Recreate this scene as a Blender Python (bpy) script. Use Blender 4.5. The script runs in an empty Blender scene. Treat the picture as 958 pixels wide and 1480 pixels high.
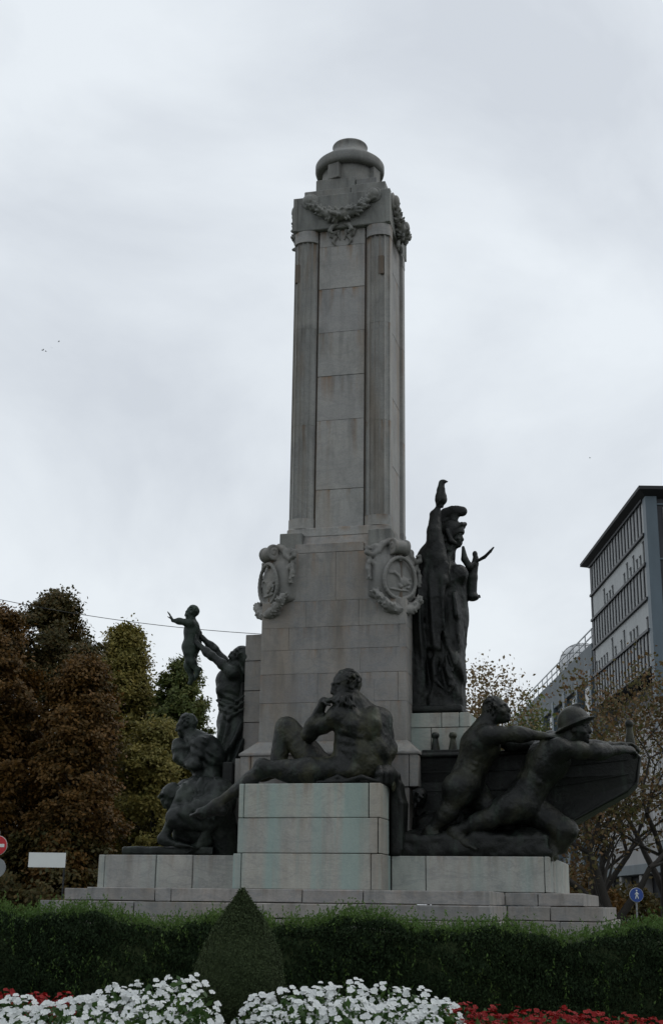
import bpy, bmesh, math, random
import numpy as np
from mathutils import Matrix, Vector
random.seed(7); rng = np.random.default_rng(7)
scene = bpy.context.scene
COL = scene.collection
rad = math.radians

# ------------------------------------------------------------------ camera
FPX, HOR, W0, H0 = 1900.0, 1305.0, 958.0, 1480.0
ROLL, ALPHA, EYE, DIST = rad(.75), rad(14), 1.6, 18.6
PITCH = math.atan((HOR - H0 / 2) * math.cos(ROLL) / FPX)
cr, sr = math.cos(ROLL), math.sin(ROLL)
CAM = np.array([0., -DIST, EYE])
cR = np.array([1., 0, 0]); cF = np.array([0, math.cos(PITCH), math.sin(PITCH)]); cU = np.array([0, -math.sin(PITCH), math.cos(PITCH)])
cam = bpy.data.cameras.new('camera'); camo = bpy.data.objects.new('camera', cam); COL.objects.link(camo)
cam.sensor_fit = 'VERTICAL'; cam.sensor_height = 36; cam.lens = 36 * FPX / H0; cam.clip_end = 3000; cam.clip_start = .05
rx, ry, rz = cR * cr + cU * sr, -cR * sr + cU * cr, -cF
camo.matrix_world = Matrix(((rx[0], ry[0], rz[0], CAM[0]), (rx[1], ry[1], rz[1], CAM[1]), (rx[2], ry[2], rz[2], CAM[2]), (0, 0, 0, 1)))
scene.camera = camo

# ------------------------------------------------------------------ sky and sun (overcast)
world = bpy.data.worlds.new('World'); scene.world = world; world.use_nodes = True
wt = world.node_tree; wt.nodes.clear()
def wn(t, **k):
    n = wt.nodes.new(t)
    for a, b in k.items(): setattr(n, a, b)
    return n
SUN_EL, SUN_AZ = rad(52), rad(70)          # high, from the right and a little behind the monument
w_out = wn('ShaderNodeOutputWorld'); w_bg = wn('ShaderNodeBackground'); w_sky = wn('ShaderNodeTexSky', sky_type='NISHITA')
w_sky.sun_disc = False; w_sky.sun_elevation = SUN_EL; w_sky.sun_rotation = SUN_AZ; w_sky.air_density = 1.5; w_sky.dust_density = 4
w_co = wn('ShaderNodeTexCoord'); w_map = wn('ShaderNodeMapping'); w_map.inputs['Scale'].default_value = (1.0, 1.0, 1.35); w_map.inputs['Location'].default_value = (1.35, 2.2, .15)
w_n1 = wn('ShaderNodeTexNoise'); w_n1.inputs['Scale'].default_value = 3.0; w_n1.inputs['Detail'].default_value = 7; w_n1.inputs['Roughness'].default_value = .52; w_n1.inputs['Distortion'].default_value = .35
w_r = wn('ShaderNodeValToRGB')
w_r.color_ramp.elements[0].position = .36; w_r.color_ramp.elements[0].color = (6.6, 7.05, 7.65, 1)
w_r.color_ramp.elements[1].position = .58; w_r.color_ramp.elements[1].color = (8.5, 9.02, 9.5, 1)
w_mix = wn('ShaderNodeMixRGB'); w_mix.inputs[0].default_value = .93
w_bg.inputs['Strength'].default_value = .1
L = wt.links.new
L(w_co.outputs['Generated'], w_map.inputs['Vector']); L(w_map.outputs[0], w_n1.inputs['Vector']); L(w_n1.outputs['Fac'], w_r.inputs[0])
L(w_sky.outputs[0], w_mix.inputs[1]); L(w_r.outputs[0], w_mix.inputs[2]); L(w_mix.outputs[0], w_bg.inputs[0]); L(w_bg.outputs[0], w_out.inputs[0])
sun = bpy.data.lights.new('sun', 'SUN'); sun.energy = .5; sun.angle = rad(25); sun.color = (1, .96, .9)
suno = bpy.data.objects.new('sun', sun); COL.objects.link(suno); suno.location = (20, 10, 40)
sd = Vector((math.sin(SUN_AZ) * math.cos(SUN_EL), math.cos(SUN_AZ) * math.cos(SUN_EL), math.sin(SUN_EL)))
suno.rotation_euler = (-sd).to_track_quat('-Z', 'Y').to_euler()
vs = scene.view_settings; vs.view_transform = 'Standard'; vs.look = 'None'; vs.exposure = 0; vs.gamma = 1; vs.use_curve_mapping = False
scene.render.engine = 'CYCLES'
scene.cycles.max_bounces = 6; scene.cycles.diffuse_bounces = 3; scene.cycles.glossy_bounces = 3; scene.cycles.transparent_max_bounces = 6

# ------------------------------------------------------------------ measuring helpers (real places from bearings and a depth)
def ray(x, y):
    dx, dy = x - W0 / 2, y - H0 / 2
    X = dx * cr + dy * sr; Y = -dx * sr + dy * cr
    d = cF * FPX + cR * X - cU * Y
    return d / np.linalg.norm(d)
ORG = np.array([.28, -.02, 0.])
EUV = np.array([math.cos(ALPHA), -math.sin(ALPHA), 0]); EVV = np.array([math.sin(ALPHA), math.cos(ALPHA), 0])
def P(x, y, v):                 # monument frame (u, v, z) on the upright plane at depth v
    d = ray(x, y); t = ((ORG - CAM) @ EVV + v) / (d @ EVV); p = CAM + d * t
    return np.array([(p - ORG) @ EUV, v, p[2]])
def PY(x, y, Y):                # world point at world depth Y
    d = ray(x, y); t = (Y + DIST) / d[1]; return CAM + d * t
def ground_z(x, y):
    r = math.hypot(x, y)
    pts = [(0, 1.25), (6, 1.22), (7.0, 1.1), (8.2, .80), (9.5, .73), (11, .60), (14, .32), (17, .04), (17.6, 0), (9999, 0)]
    for (a, za), (b, zb) in zip(pts, pts[1:]):
        if r <= b: return za + (zb - za) * (r - a) / (b - a)

# ------------------------------------------------------------------ materials
def mat(name):
    m = bpy.data.materials.new(name); m.use_nodes = True
    nt = m.node_tree; b = nt.nodes['Principled BSDF']
    return m, nt, b
def N(nt, t, ins=None, **k):
    n = nt.nodes.new(t)
    for a, b in k.items(): setattr(n, a, b)
    if ins:
        for a, b in ins.items():
            if isinstance(b, bpy.types.NodeSocket): nt.links.new(b, n.inputs[a])
            else: n.inputs[a].default_value = b
    return n
def ramp(nt, fac, stops, interp='LINEAR'):
    n = N(nt, 'ShaderNodeValToRGB'); cr_ = n.color_ramp; cr_.interpolation = interp
    while len(cr_.elements) < len(stops): cr_.elements.new(.5)
    for e, (p, c) in zip(cr_.elements, stops):
        e.position = p; e.color = (*c, 1) if len(c) == 3 else (c[0], c[0], c[0], 1)
    nt.links.new(fac, n.inputs[0]); return n.outputs[0]
def mixc(nt, fac, a, b, mode='MIX'):
    n = N(nt, 'ShaderNodeMixRGB', blend_type=mode)
    for s, v in ((0, fac), (1, a), (2, b)):
        if isinstance(v, bpy.types.NodeSocket): nt.links.new(v, n.inputs[s])
        else: n.inputs[s].default_value = v if s == 0 else (*v, 1)
    return n.outputs[0]
def mth(nt, op, a, b=0.):
    n = N(nt, 'ShaderNodeMath', operation=op)
    for s, v in ((0, a), (1, b)):
        if isinstance(v, bpy.types.NodeSocket): nt.links.new(v, n.inputs[s])
        else: n.inputs[s].default_value = v
    return n.outputs[0]
def world_pos(nt, scale=(1, 1, 1)):
    g = N(nt, 'ShaderNodeNewGeometry'); m = N(nt, 'ShaderNodeMapping'); m.inputs['Scale'].default_value = scale
    nt.links.new(g.outputs['Position'], m.inputs[0]); return m.outputs[0]
def noise(nt, vec, s, det=4, ro=.55, dist=0.):
    return N(nt, 'ShaderNodeTexNoise', {'Vector': vec, 'Scale': s, 'Detail': det, 'Roughness': ro, 'Distortion': dist}).outputs['Fac']

def marble(name, c0, c1, rust=.5, green=0., grime=.35, vein=.5):
    m, nt, b = mat(name)
    wp = world_pos(nt); st = world_pos(nt, (1, 1, .12)); hz = world_pos(nt, (.8, .8, 1.9))
    rnd = N(nt, 'ShaderNodeObjectInfo').outputs['Random']
    base = mixc(nt, ramp(nt, noise(nt, wp, 1.7, 6, .6, .4), [(.3, (0,)), (.7, (1,))]), c0, c1)
    base = mixc(nt, 1., base, ramp(nt, rnd, [(0, (.86, .86, .87)), (.5, (1, .99, .97)), (1, (.93, .95, .94))]), 'MULTIPLY')
    # drifting grey veins of the marble
    vn = ramp(nt, noise(nt, hz, 1.9, 9, .62, .9), [(.44, (0,)), (.49, (1,)), (.52, (.15,)), (.58, (0,))])
    base = mixc(nt, mth(nt, 'MULTIPLY', vn, vein), base, (.17, .18, .19))
    fine = ramp(nt, noise(nt, world_pos(nt, (1, 1, 3)), 26, 5, .7), [(.3, (.8, .8, .8)), (.7, (1.08, 1.08, 1.08))])
    base = mixc(nt, .8, base, fine, 'MULTIPLY')
    # rust-brown runs below the joints
    gen = N(nt, 'ShaderNodeTexCoord').outputs['Generated']; sx = N(nt, 'ShaderNodeSeparateXYZ', {'Vector': gen}).outputs['Z']
    runs = ramp(nt, noise(nt, st, 9, 4, .6), [(.5, (0,)), (.66, (1,))])
    fall = ramp(nt, sx, [(.35, (0,)), (.92, (.55,)), (1., (1,))])
    base = mixc(nt, mth(nt, 'MULTIPLY', mth(nt, 'MULTIPLY', runs, fall), rust), base, (.21, .12, .055))
    wide = ramp(nt, noise(nt, st, 2.4, 3), [(.5, (0,)), (.75, (1,))])
    base = mixc(nt, mth(nt, 'MULTIPLY', wide, min(1, rust * .8)), base, (.215, .165, .115))
    # dark weather crust
    gr = ramp(nt, noise(nt, world_pos(nt, (1, 1, .45)), 3.6, 8, .7, .6), [(.48, (0,)), (.72, (1,))])
    base = mixc(nt, mth(nt, 'MULTIPLY', gr, grime), base, (.075, .078, .072))
    so = ramp(nt, noise(nt, world_pos(nt, (1, 1, .10)), 6.5, 5, .65), [(.50, (0,)), (.64, (1,))])
    base = mixc(nt, mth(nt, 'MULTIPLY', mth(nt, 'MULTIPLY', so, ramp(nt, sx, [(.1, (.25,)), (1., (1,))])), grime * .9), base, (.06, .06, .056))
    if green:
        gs = ramp(nt, noise(nt, world_pos(nt, (1, 1, .05)), 3.3, 3, .5), [(.46, (0,)), (.62, (1,))])
        base = mixc(nt, mth(nt, 'MULTIPLY', gs, green), base, (.235, .35, .325))
        gs = ramp(nt, noise(nt, world_pos(nt, (1, 1, .03)), 8.3, 2, .5), [(.55, (0,)), (.7, (1,))])
        base = mixc(nt, mth(nt, 'MULTIPLY', gs, green * .6), base, (.2, .34, .32))
    nt.links.new(base, b.inputs['Base Color']); b.inputs['Roughness'].default_value = .72
    bm_ = N(nt, 'ShaderNodeBump', {'Height': noise(nt, wp, 34, 6, .7), 'Strength': .35, 'Distance': .012})
    nt.links.new(bm_.outputs[0], b.inputs['Normal'])
    return m
M = {}
M['marble'] = marble('marble', (.295, .28, .26), (.228, .22, .21), .7, 0, .42, .45)
M['marble_shaft'] = marble('marble_shaft', (.36, .352, .333), (.285, .283, .275), 1.0, 0, .38, .25)
M['marble_top'] = marble('marble_top', (.235, .235, .218), (.165, .167, .155), .2, 0, .7, .25)
M['marble_seat'] = marble('marble_seat', (.43, .42, .375), (.345, .34, .305), .5, .58, .25, .3)
M['marble_plinth'] = marble('marble_plinth', (.43, .42, .385), (.34, .333, .31), .5, .22, .32, .35)
M['marble_step'] = marble('marble_step', (.33, .312, .295), (.24, .232, .222), .4, 0, .45, .5)
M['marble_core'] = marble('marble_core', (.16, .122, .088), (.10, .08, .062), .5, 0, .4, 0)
M['marble_carved'] = marble('marble_carved', (.26, .255, .235), (.18, .178, .165), .2, 0, .65, .2)

def bronze(name, dark, light, gloss=.5, patina=.6):
    m, nt, b = mat(name)
    wp = world_pos(nt)
    f = ramp(nt, noise(nt, wp, 2.6, 6, .62, .5), [(.46, (0,)), (.70, (1,))])
    base = mixc(nt, mth(nt, 'MULTIPLY', f, patina), dark, light)
    s = ramp(nt, noise(nt, world_pos(nt, (1, 1, .22)), 8, 4, .6), [(.54, (0,)), (.70, (1,))])
    base = mixc(nt, mth(nt, 'MULTIPLY', s, .28 * patina), base, (.085, .125, .095))
    nt.links.new(base, b.inputs['Base Color'])
    b.inputs['Metallic'].default_value = .05; b.inputs['Specular IOR Level'].default_value = .3
    rr = N(nt, 'ShaderNodeMapRange', {'Value': noise(nt, wp, 9, 4), 'To Min': gloss - .1, 'To Max': gloss + .2}).outputs[0]
    nt.links.new(rr, b.inputs['Roughness'])
    bm_ = N(nt, 'ShaderNodeBump', {'Height': noise(nt, wp, 30, 6, .7), 'Strength': .55, 'Distance': .02})
    nt.links.new(bm_.outputs[0], b.inputs['Normal'])
    return m
M['bronze'] = bronze('bronze', (.0068, .008, .0068), (.07, .069, .036), .36, .72)
M['bronze_green'] = bronze('bronze_green', (.0075, .0103, .0092), (.04, .052, .039), .38, .6)
M['bronze_dark'] = bronze('bronze_dark', (.005, .006, .0055), (.017, .019, .015), .42, .6)
M['bronze_child'] = bronze('bronze_child', (.014, .021, .017), (.055, .085, .06), .5, .7)
M['bronze_pair'] = bronze('bronze_pair', (.0055, .0066, .0058), (.046, .047, .028), .38, .6)

def leafmat(name, stops, trans=.25, rough=.6):
    m, nt, b = mat(name)
    g = N(nt, 'ShaderNodeNewGeometry'); big = noise(nt, world_pos(nt), .9, 3)
    f = mth(nt, 'ADD', mth(nt, 'MULTIPLY', g.outputs['Random Per Island'], .38), mth(nt, 'MULTIPLY', big, .68))
    c = ramp(nt, f, stops)
    nt.links.new(c, b.inputs['Base Color']); b.inputs['Roughness'].default_value = rough; b.inputs['Specular IOR Level'].default_value = .25
    t = N(nt, 'ShaderNodeBsdfTranslucent', {'Color': c}); mx = N(nt, 'ShaderNodeMixShader', {0: trans})
    nt.links.new(b.outputs[0], mx.inputs[1]); nt.links.new(t.outputs[0], mx.inputs[2])
    nt.links.new(mx.outputs[0], nt.nodes['Material Output'].inputs[0])
    return m
M['leaf_russet'] = leafmat('leaf_russet', [(.2, (.036, .03, .008)), (.45, (.085, .049, .012)), (.7, (.145, .072, .016)), (.95, (.11, .08, .02))])
M['leaf_brown'] = leafmat('leaf_brown', [(.2, (.028, .034, .01)), (.5, (.058, .05, .014)), (.75, (.10, .062, .016)), (1, (.075, .068, .018))])
M['leaf_yellow'] = leafmat('leaf_yellow', [(.1, (.07, .08, .022)), (.5, (.17, .15, .036)), (.9, (.26, .2, .05))])
M['leaf_green'] = leafmat('leaf_green', [(.1, (.04, .06, .02)), (.5, (.085, .11, .028)), (.9, (.16, .15, .04))])
M['leaf_dry'] = leafmat('leaf_dry', [(.15, (.06, .075, .025)), (.45, (.10, .09, .035)), (.65, (.15, .09, .04)), (.95, (.13, .055, .03))])
M['leaf_tan'] = leafmat('leaf_tan', [(.1, (.10, .095, .045)), (.4, (.18, .14, .07)), (.7, (.22, .15, .075)), (1, (.14, .10, .05))])
M['leaf_hedge'] = leafmat('leaf_hedge', [(.2, (.008, .018, .006)), (.55, (.014, .03, .009)), (.9, (.028, .05, .014))], .12, .85)
M['leaf_shoot'] = leafmat('leaf_shoot', [(.2, (.05, .10, .022)), (.55, (.075, .135, .03)), (.9, (.12, .17, .045))], .3, .6)
M['leaf_topiary'] = leafmat('leaf_topiary', [(.2, (.03, .045, .02)), (.55, (.046, .066, .027)), (.95, (.072, .09, .036))], .12, .9)
M['leaf_bed'] = leafmat('leaf_bed', [(.2, (.025, .06, .015)), (.6, (.05, .1, .025)), (.95, (.1, .15, .035))], .25, .45)
M['petal_red'] = leafmat('petal_red', [(.1, (.16, .005, .005)), (.6, (.26, .008, .008)), (1, (.34, .015, .012))], .2, .55)
M['petal_white'] = leafmat('petal_white', [(.1, (.58, .61, .60)), (.6, (.70, .72, .71)), (1, (.76, .76, .74))], .2, .55)

def plain(name, col, rough=.6, metal=0., var=.15, scale=3., bump=0., stretch=(1, 1, 1)):
    m, nt, b = mat(name); wp = world_pos(nt, stretch)
    c2 = tuple(max(0, x * (1 - 2 * var)) for x in col)
    nt.links.new(mixc(nt, ramp(nt, noise(nt, wp, scale, 6, .62), [(.3, (0,)), (.7, (1,))]), c2, col), b.inputs['Base Color'])
    b.inputs['Roughness'].default_value = rough; b.inputs['Metallic'].default_value = metal
    if bump: nt.links.new(N(nt, 'ShaderNodeBump', {'Height': noise(nt, wp, scale * 9, 5, .7), 'Strength': bump, 'Distance': .02}).outputs[0], b.inputs['Normal'])
    return m
M['bark'] = plain('bark', (.03, .025, .02), .9, 0, .3, 6, .6, (1, 1, .25))
M['grass'] = plain('grass', (.05, .085, .025), .9, 0, .3, 4, .5)
M['soil'] = plain('soil', (.045, .034, .025), .95, 0, .3, 8, .8)
M['asphalt'] = plain('asphalt', (.06, .06, .062), .9, 0, .15, 6, .4)
M['paving'] = plain('paving', (.22, .21, .2), .85, 0, .15, 3, .3)
M['kerb'] = plain('kerb', (.34, .33, .31), .8, 0, .2, 4, .3)
M['far_ground'] = plain('far_ground', (.09, .09, .075), .95, 0, .25, .3)
M['facade_panel'] = plain('facade_panel', (.38, .40, .40), .55, 0, .12, 1.2, .05, (1, 1, .2))
M['steel_dark'] = plain('steel_dark', (.02, .022, .028), .5, .2, .2, 2)
M['steel_blue'] = plain('steel_blue', (.10, .135, .16), .5, .2, .12, 1.5, 0, (1, 1, .3))
M['concrete_blue'] = plain('concrete_blue', (.17, .195, .21), .75, 0, .15, .8, .1, (1, 1, .3))
M['podium_stone'] = plain('podium_stone', (.36, .355, .35), .75, 0, .14, .7, .1, (1, 1, .3))
M['window_frame'] = plain('window_frame', (.5, .5, .49), .5, 0, .1, 2)
M['roof_dark'] = plain('roof_dark', (.02, .02, .022), .7, 0, .2, 1)
M['rail'] = plain('rail', (.4, .42, .43), .4, .5, .1, 3)
M['sign_white'] = plain('sign_white', (.72, .73, .72), .4, 0, .04, 3)
M['sign_grey'] = plain('sign_grey', (.25, .26, .27), .5, .3, .1, 4)
M['sign_red'] = plain('sign_red', (.5, .012, .02), .4, 0, .06, 5)
M['sign_blue'] = plain('sign_blue', (.01, .05, .25), .4, 0, .06, 5)
M['post_dark'] = plain('post_dark', (.025, .027, .03), .5, .4, .15, 6)
M['wire'] = plain('wire', (.03, .03, .03), .6, .3, .1, 6)
M['bird'] = plain('bird', (.03, .03, .032), .8, 0, .1, 6)
M['radome'] = plain('radome', (.55, .56, .57), .6, 0, .06, 1)
M['car_paint'] = plain('car_paint', (.55, .56, .57), .3, .2, .05, 3)
def glassmat(name, col):
    m, nt, b = mat(name); b.inputs['Base Color'].default_value = (*col, 1); b.inputs['Roughness'].default_value = .08; b.inputs['Metallic'].default_value = .0
    b.inputs['Specular IOR Level'].default_value = .3; return m
M['glass'] = glassmat('glass', (.02, .025, .03))
M['rubber'] = plain('rubber', (.02, .02, .02), .8)

# ------------------------------------------------------------------ object helpers
def link(o, parent=None):
    COL.objects.link(o)
    if parent is not None: o.parent = parent
    return o
def tag(o, label=None, cat=None, group=None, kind=None):
    if label: o['label'] = label
    if cat: o['category'] = cat
    if group: o['group'] = group
    if kind: o['kind'] = kind
    return o
def empty(name, loc=(0, 0, 0), rz=0):
    o = bpy.data.objects.new(name, None); o.location = loc; o.rotation_euler = (0, 0, rz); o.empty_display_size = .2
    return link(o)
def mroot(name, base):          # an Empty in the monument's frame, at the thing's base (u, v, z)
    p = ORG + EUV * base[0] + EVV * base[1] + np.array([0, 0, base[2]])
    o = empty(name, tuple(p), -ALPHA); o_base[o.name] = np.array(base, float); return o
o_base = {}
def off(root): return o_base.get(root.name, np.zeros(3)) if root is not None else np.zeros(3)
def from_np(name, verts, faces, m, parent=None, smooth=False):
    me = bpy.data.meshes.new(name); verts = np.asarray(verts, np.float32); faces = np.asarray(faces, np.int32)
    nf, k = faces.shape
    me.vertices.add(len(verts)); me.vertices.foreach_set('co', verts.ravel())
    me.loops.add(nf * k); me.loops.foreach_set('vertex_index', faces.ravel())
    me.polygons.add(nf); me.polygons.foreach_set('loop_start', np.arange(nf, dtype=np.int32) * k)
    if smooth: me.polygons.foreach_set('use_smooth', np.ones(nf, bool))
    me.update(calc_edges=True); me.validate(); me.materials.append(M[m] if isinstance(m, str) else m)
    return link(bpy.data.objects.new(name, me), parent)
def bm_obj(name, bm, m, parent=None, smooth=False):
    me = bpy.data.meshes.new(name); bm.normal_update(); bm.to_mesh(me); bm.free()
    if smooth: me.polygons.foreach_set('use_smooth', np.ones(len(me.polygons), bool))
    me.materials.append(M[m] if isinstance(m, str) else m)
    return link(bpy.data.objects.new(name, me), parent)
def bm_box(bm, x0, x1, y0, y1, z0, z1):
    vs_ = [bm.verts.new((x, y, z)) for z in (z0, z1) for x, y in ((x0, y0), (x1, y0), (x1, y1), (x0, y1))]
    for f in ((3, 2, 1, 0), (4, 5, 6, 7), (0, 1, 5, 4), (1, 2, 6, 5), (2, 3, 7, 6), (3, 0, 4, 7)): bm.faces.new([vs_[i] for i in f])
    return vs_
def block(name, x0, x1, y0, y1, z0, z1, m, parent=None, bev=.008, gap=.004, chip=0.):
    o = off(parent); g = gap
    bm = bmesh.new(); bm_box(bm, x0 + g - o[0], x1 - g - o[0], y0 + g - o[1], y1 - g - o[1], z0 + g - o[2], z1 - g - o[2])
    if bev: bmesh.ops.bevel(bm, geom=bm.edges[:], offset=bev, segments=1, affect='EDGES', profile=.5)
    if chip:
        for v in bm.verts: v.co += Vector([random.uniform(-chip, chip) for _ in range(3)])
    return bm_obj(name, bm, m, parent)
def prism(name, pts, z0, z1, m, parent=None, bev=0., smooth=False, pts_top=None):   # plan outline (counter-clockwise) between two heights
    o = off(parent); bm = bmesh.new(); pt = pts_top or pts
    a = [bm.verts.new((x - o[0], y - o[1], z0 - o[2])) for x, y in pts]; b = [bm.verts.new((x - o[0], y - o[1], z1 - o[2])) for x, y in pt]
    n = len(pts); bm.faces.new(a[::-1]); bm.faces.new(b)
    for i in range(n): bm.faces.new((a[i], a[(i + 1) % n], b[(i + 1) % n], b[i]))
    if bev: bmesh.ops.bevel(bm, geom=bm.edges[:], offset=bev, segments=1, affect='EDGES', profile=.5)
    return bm_obj(name, bm, m, parent, smooth)
def lathe(name, prof, centre, m, parent=None, seg=40, smooth=True):
    o = off(parent); cx, cy = centre[0] - o[0], centre[1] - o[1]; v = []; f = []
    for r, z in prof:
        for i in range(seg): a = 2 * math.pi * i / seg; v.append((cx + r * math.cos(a), cy + r * math.sin(a), z - o[2]))
    for j in range(len(prof) - 1):
        for i in range(seg): f.append((j * seg + i, j * seg + (i + 1) % seg, (j + 1) * seg + (i + 1) % seg, (j + 1) * seg + i))
    return from_np(name, v, f, m, parent, smooth)
def tube_geo(pts, rs, seg=8):
    pts = [Vector(p) for p in pts]; v = []; f = []; n = len(pts)
    for i, p in enumerate(pts):
        d = (pts[min(i + 1, n - 1)] - pts[max(i - 1, 0)]).normalized()
        a = d.cross(Vector((0, 0, 1)) if abs(d.z) < .9 else Vector((1, 0, 0))).normalized(); b = d.cross(a)
        for k in range(seg): t = 2 * math.pi * k / seg; v.append(tuple(p + (a * math.cos(t) + b * math.sin(t)) * rs[i]))
    for i in range(n - 1):
        for k in range(seg): f.append((i * seg + k, i * seg + (k + 1) % seg, (i + 1) * seg + (k + 1) % seg, (i + 1) * seg + k))
    return v, f
def tubes(name, lst, m, parent=None, seg=8, smooth=True):
    V = []; Fc = []; o = off(parent)
    for pts, rs in lst:
        v, f = tube_geo([np.asarray(p) - o for p in pts], rs, seg); n = len(V); V += v; Fc += [tuple(i + n for i in q) for q in f]
    return from_np(name, V, Fc, m, parent, smooth)

# ------------------------------------------------------------------ sculpting: signed distance field -> one continuous mesh
def nrm(a): a = np.asarray(a, float); return a / max(np.linalg.norm(a), 1e-9)
class Clay:
    def __init__(s, lo, hi, h):
        s.lo = np.array(lo, float); s.h = h; s.n = np.ceil((np.array(hi) - s.lo) / h).astype(int) + 1
        s.d = np.full(s.n, .5, np.float32); s.ax = [(s.lo[i] + h * np.arange(s.n[i])).astype(np.float32) for i in range(3)]
    def put(s, fn, lo, hi, k=.03, op='add'):
        m = k + 2.5 * s.h
        i0 = np.clip(np.floor((np.minimum(lo, hi) - m - s.lo) / s.h).astype(int), 0, s.n); i1 = np.clip(np.ceil((np.maximum(lo, hi) + m - s.lo) / s.h).astype(int) + 1, 0, s.n)
        if np.any(i1 <= i0): return
        sl = tuple(slice(a, b) for a, b in zip(i0, i1))
        x = s.ax[0][sl[0]][:, None, None]; y = s.ax[1][sl[1]][None, :, None]; z = s.ax[2][sl[2]][None, None, :]
        cur = s.d[sl]; d = fn(x, y, z)
        if op == 'disp': s.d[sl] = cur + d; return
        if op == 'cut':
            if k > 0:
                h = np.clip(.5 - .5 * (cur + d) / k, 0, 1); s.d[sl] = cur * (1 - h) - d * h + k * h * (1 - h)
            else: s.d[sl] = np.maximum(cur, -d)
            return
        h = np.clip(.5 + .5 * (cur - d) / k, 0, 1); s.d[sl] = cur * (1 - h) + d * h - k * h * (1 - h)
    def cone(s, a, b, ra, rb, k=.03, op='add', flat=None, f=1.):
        a = np.asarray(a, float); b = np.asarray(b, float); ba = b - a; L2 = max(ba @ ba, 1e-9)
        if flat is not None: fl = nrm(flat)
        def fn(x, y, z):
            px, py, pz = x - a[0], y - a[1], z - a[2]
            t = np.clip((px * ba[0] + py * ba[1] + pz * ba[2]) / L2, 0, 1)
            qx, qy, qz = px - t * ba[0], py - t * ba[1], pz - t * ba[2]
            if flat is not None:
                e = (qx * fl[0] + qy * fl[1] + qz * fl[2]) * (1 / f - 1)
                qx, qy, qz = qx + e * fl[0], qy + e * fl[1], qz + e * fl[2]
            return np.sqrt(qx * qx + qy * qy + qz * qz) - (ra + (rb - ra) * t)
        r = max(ra, rb); s.put(fn, np.minimum(a, b) - r, np.maximum(a, b) + r, k, op)
    def ell(s, c, r, axes=None, k=.03, op='add'):
        c = np.asarray(c, float); A = np.eye(3) if axes is None else np.array([nrm(q) for q in axes]); r = np.asarray(r, float)
        def fn(x, y, z):
            px, py, pz = x - c[0], y - c[1], z - c[2]
            q = [(px * A[i][0] + py * A[i][1] + pz * A[i][2]) for i in range(3)]
            k0 = np.sqrt(sum((q[i] / r[i]) ** 2 for i in range(3))); k1 = np.sqrt(sum((q[i] / r[i] ** 2) ** 2 for i in range(3))) + 1e-6
            return k0 * (k0 - 1) / k1
        R = np.sqrt(((A * r[:, None]) ** 2).sum(0)); s.put(fn, c - R, c + R, k, op)
    def boxx(s, c, hs, axes=None, rnd=.01, k=.02, op='add'):
        c = np.asarray(c, float); A = np.eye(3) if axes is None else np.array([nrm(q) for q in axes]); hs = np.asarray(hs, float)
        def fn(x, y, z):
            px, py, pz = x - c[0], y - c[1], z - c[2]
            q = [np.abs(px * A[i][0] + py * A[i][1] + pz * A[i][2]) - hs[i] + rnd for i in range(3)]
            return np.sqrt(sum(np.maximum(v, 0) ** 2 for v in q)) + np.minimum(np.maximum(np.maximum(q[0], q[1]), q[2]), 0) - rnd
        R = np.abs(A * hs[:, None]).sum(0); s.put(fn, c - R, c + R, k, op)
    def cyl(s, a, b, r, k=.01, op='add'):
        a = np.asarray(a, float); b = np.asarray(b, float); m = (a + b) / 2; hl_ = np.linalg.norm(b - a) / 2; ax_ = nrm(b - a)
        def fn(x, y, z):
            px, py, pz = x - m[0], y - m[1], z - m[2]; t = px * ax_[0] + py * ax_[1] + pz * ax_[2]
            q = np.sqrt(np.maximum(px * px + py * py + pz * pz - t * t, 0)) - r; w = np.abs(t) - hl_
            return np.sqrt(np.maximum(q, 0) ** 2 + np.maximum(w, 0) ** 2) + np.minimum(np.maximum(q, w), 0)
        s.put(fn, np.minimum(a, b) - r, np.maximum(a, b) + r, k, op)
    def tube(s, pts, rs, k=.02, op='add'):
        if not hasattr(rs, '__len__'): rs = [rs] * len(pts)
        for i in range(len(pts) - 1): s.cone(pts[i], pts[i + 1], rs[i], rs[i + 1], k, op)
    def ripple(s, c, R, amp, fn_phase):            # carve rhythmic relief inside a ball
        c = np.asarray(c, float)
        def fn(x, y, z):
            w = np.clip(1.4 - np.sqrt((x - c[0]) ** 2 + (y - c[1]) ** 2 + (z - c[2]) ** 2) / R * 1.4, 0, 1)
            return (w * amp * fn_phase(x - c[0], y - c[1], z - c[2])).astype(np.float32)
        s.put(fn, c - R, c + R, 0, 'disp')
    def mesh(s, name, m, parent):
        d = s.d; ins = d < 0
        cs = sum(ins[i:d.shape[0] - 1 + i, j:d.shape[1] - 1 + j, k:d.shape[2] - 1 + k].astype(np.int8) for i in (0, 1) for j in (0, 1) for k in (0, 1))
        act = np.argwhere((cs > 0) & (cs < 8)); idx = np.full(cs.shape, -1, np.int32); idx[tuple(act.T)] = np.arange(len(act))
        acc = np.zeros((len(act), 3)); cnt = np.zeros(len(act))
        cor = [(i, j, k) for i in (0, 1) for j in (0, 1) for k in (0, 1)]
        val = {c: d[act[:, 0] + c[0], act[:, 1] + c[1], act[:, 2] + c[2]].astype(float) for c in cor}
        for c in cor:
            for axn in range(3):
                if c[axn]: continue
                e = list(c); e[axn] = 1; e = tuple(e); a, b = val[c], val[e]; cross = (a < 0) != (b < 0)
                t = np.where(cross, a / np.where(np.abs(a - b) < 1e-9, 1e-9, a - b), 0)
                p = np.repeat(np.array(c, float)[None], len(act), 0); p[:, axn] += t
                acc += p * cross[:, None]; cnt += cross
        V = (act + acc / np.maximum(cnt, 1)[:, None]) * s.h + s.lo - off(parent)
        F = []
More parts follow.
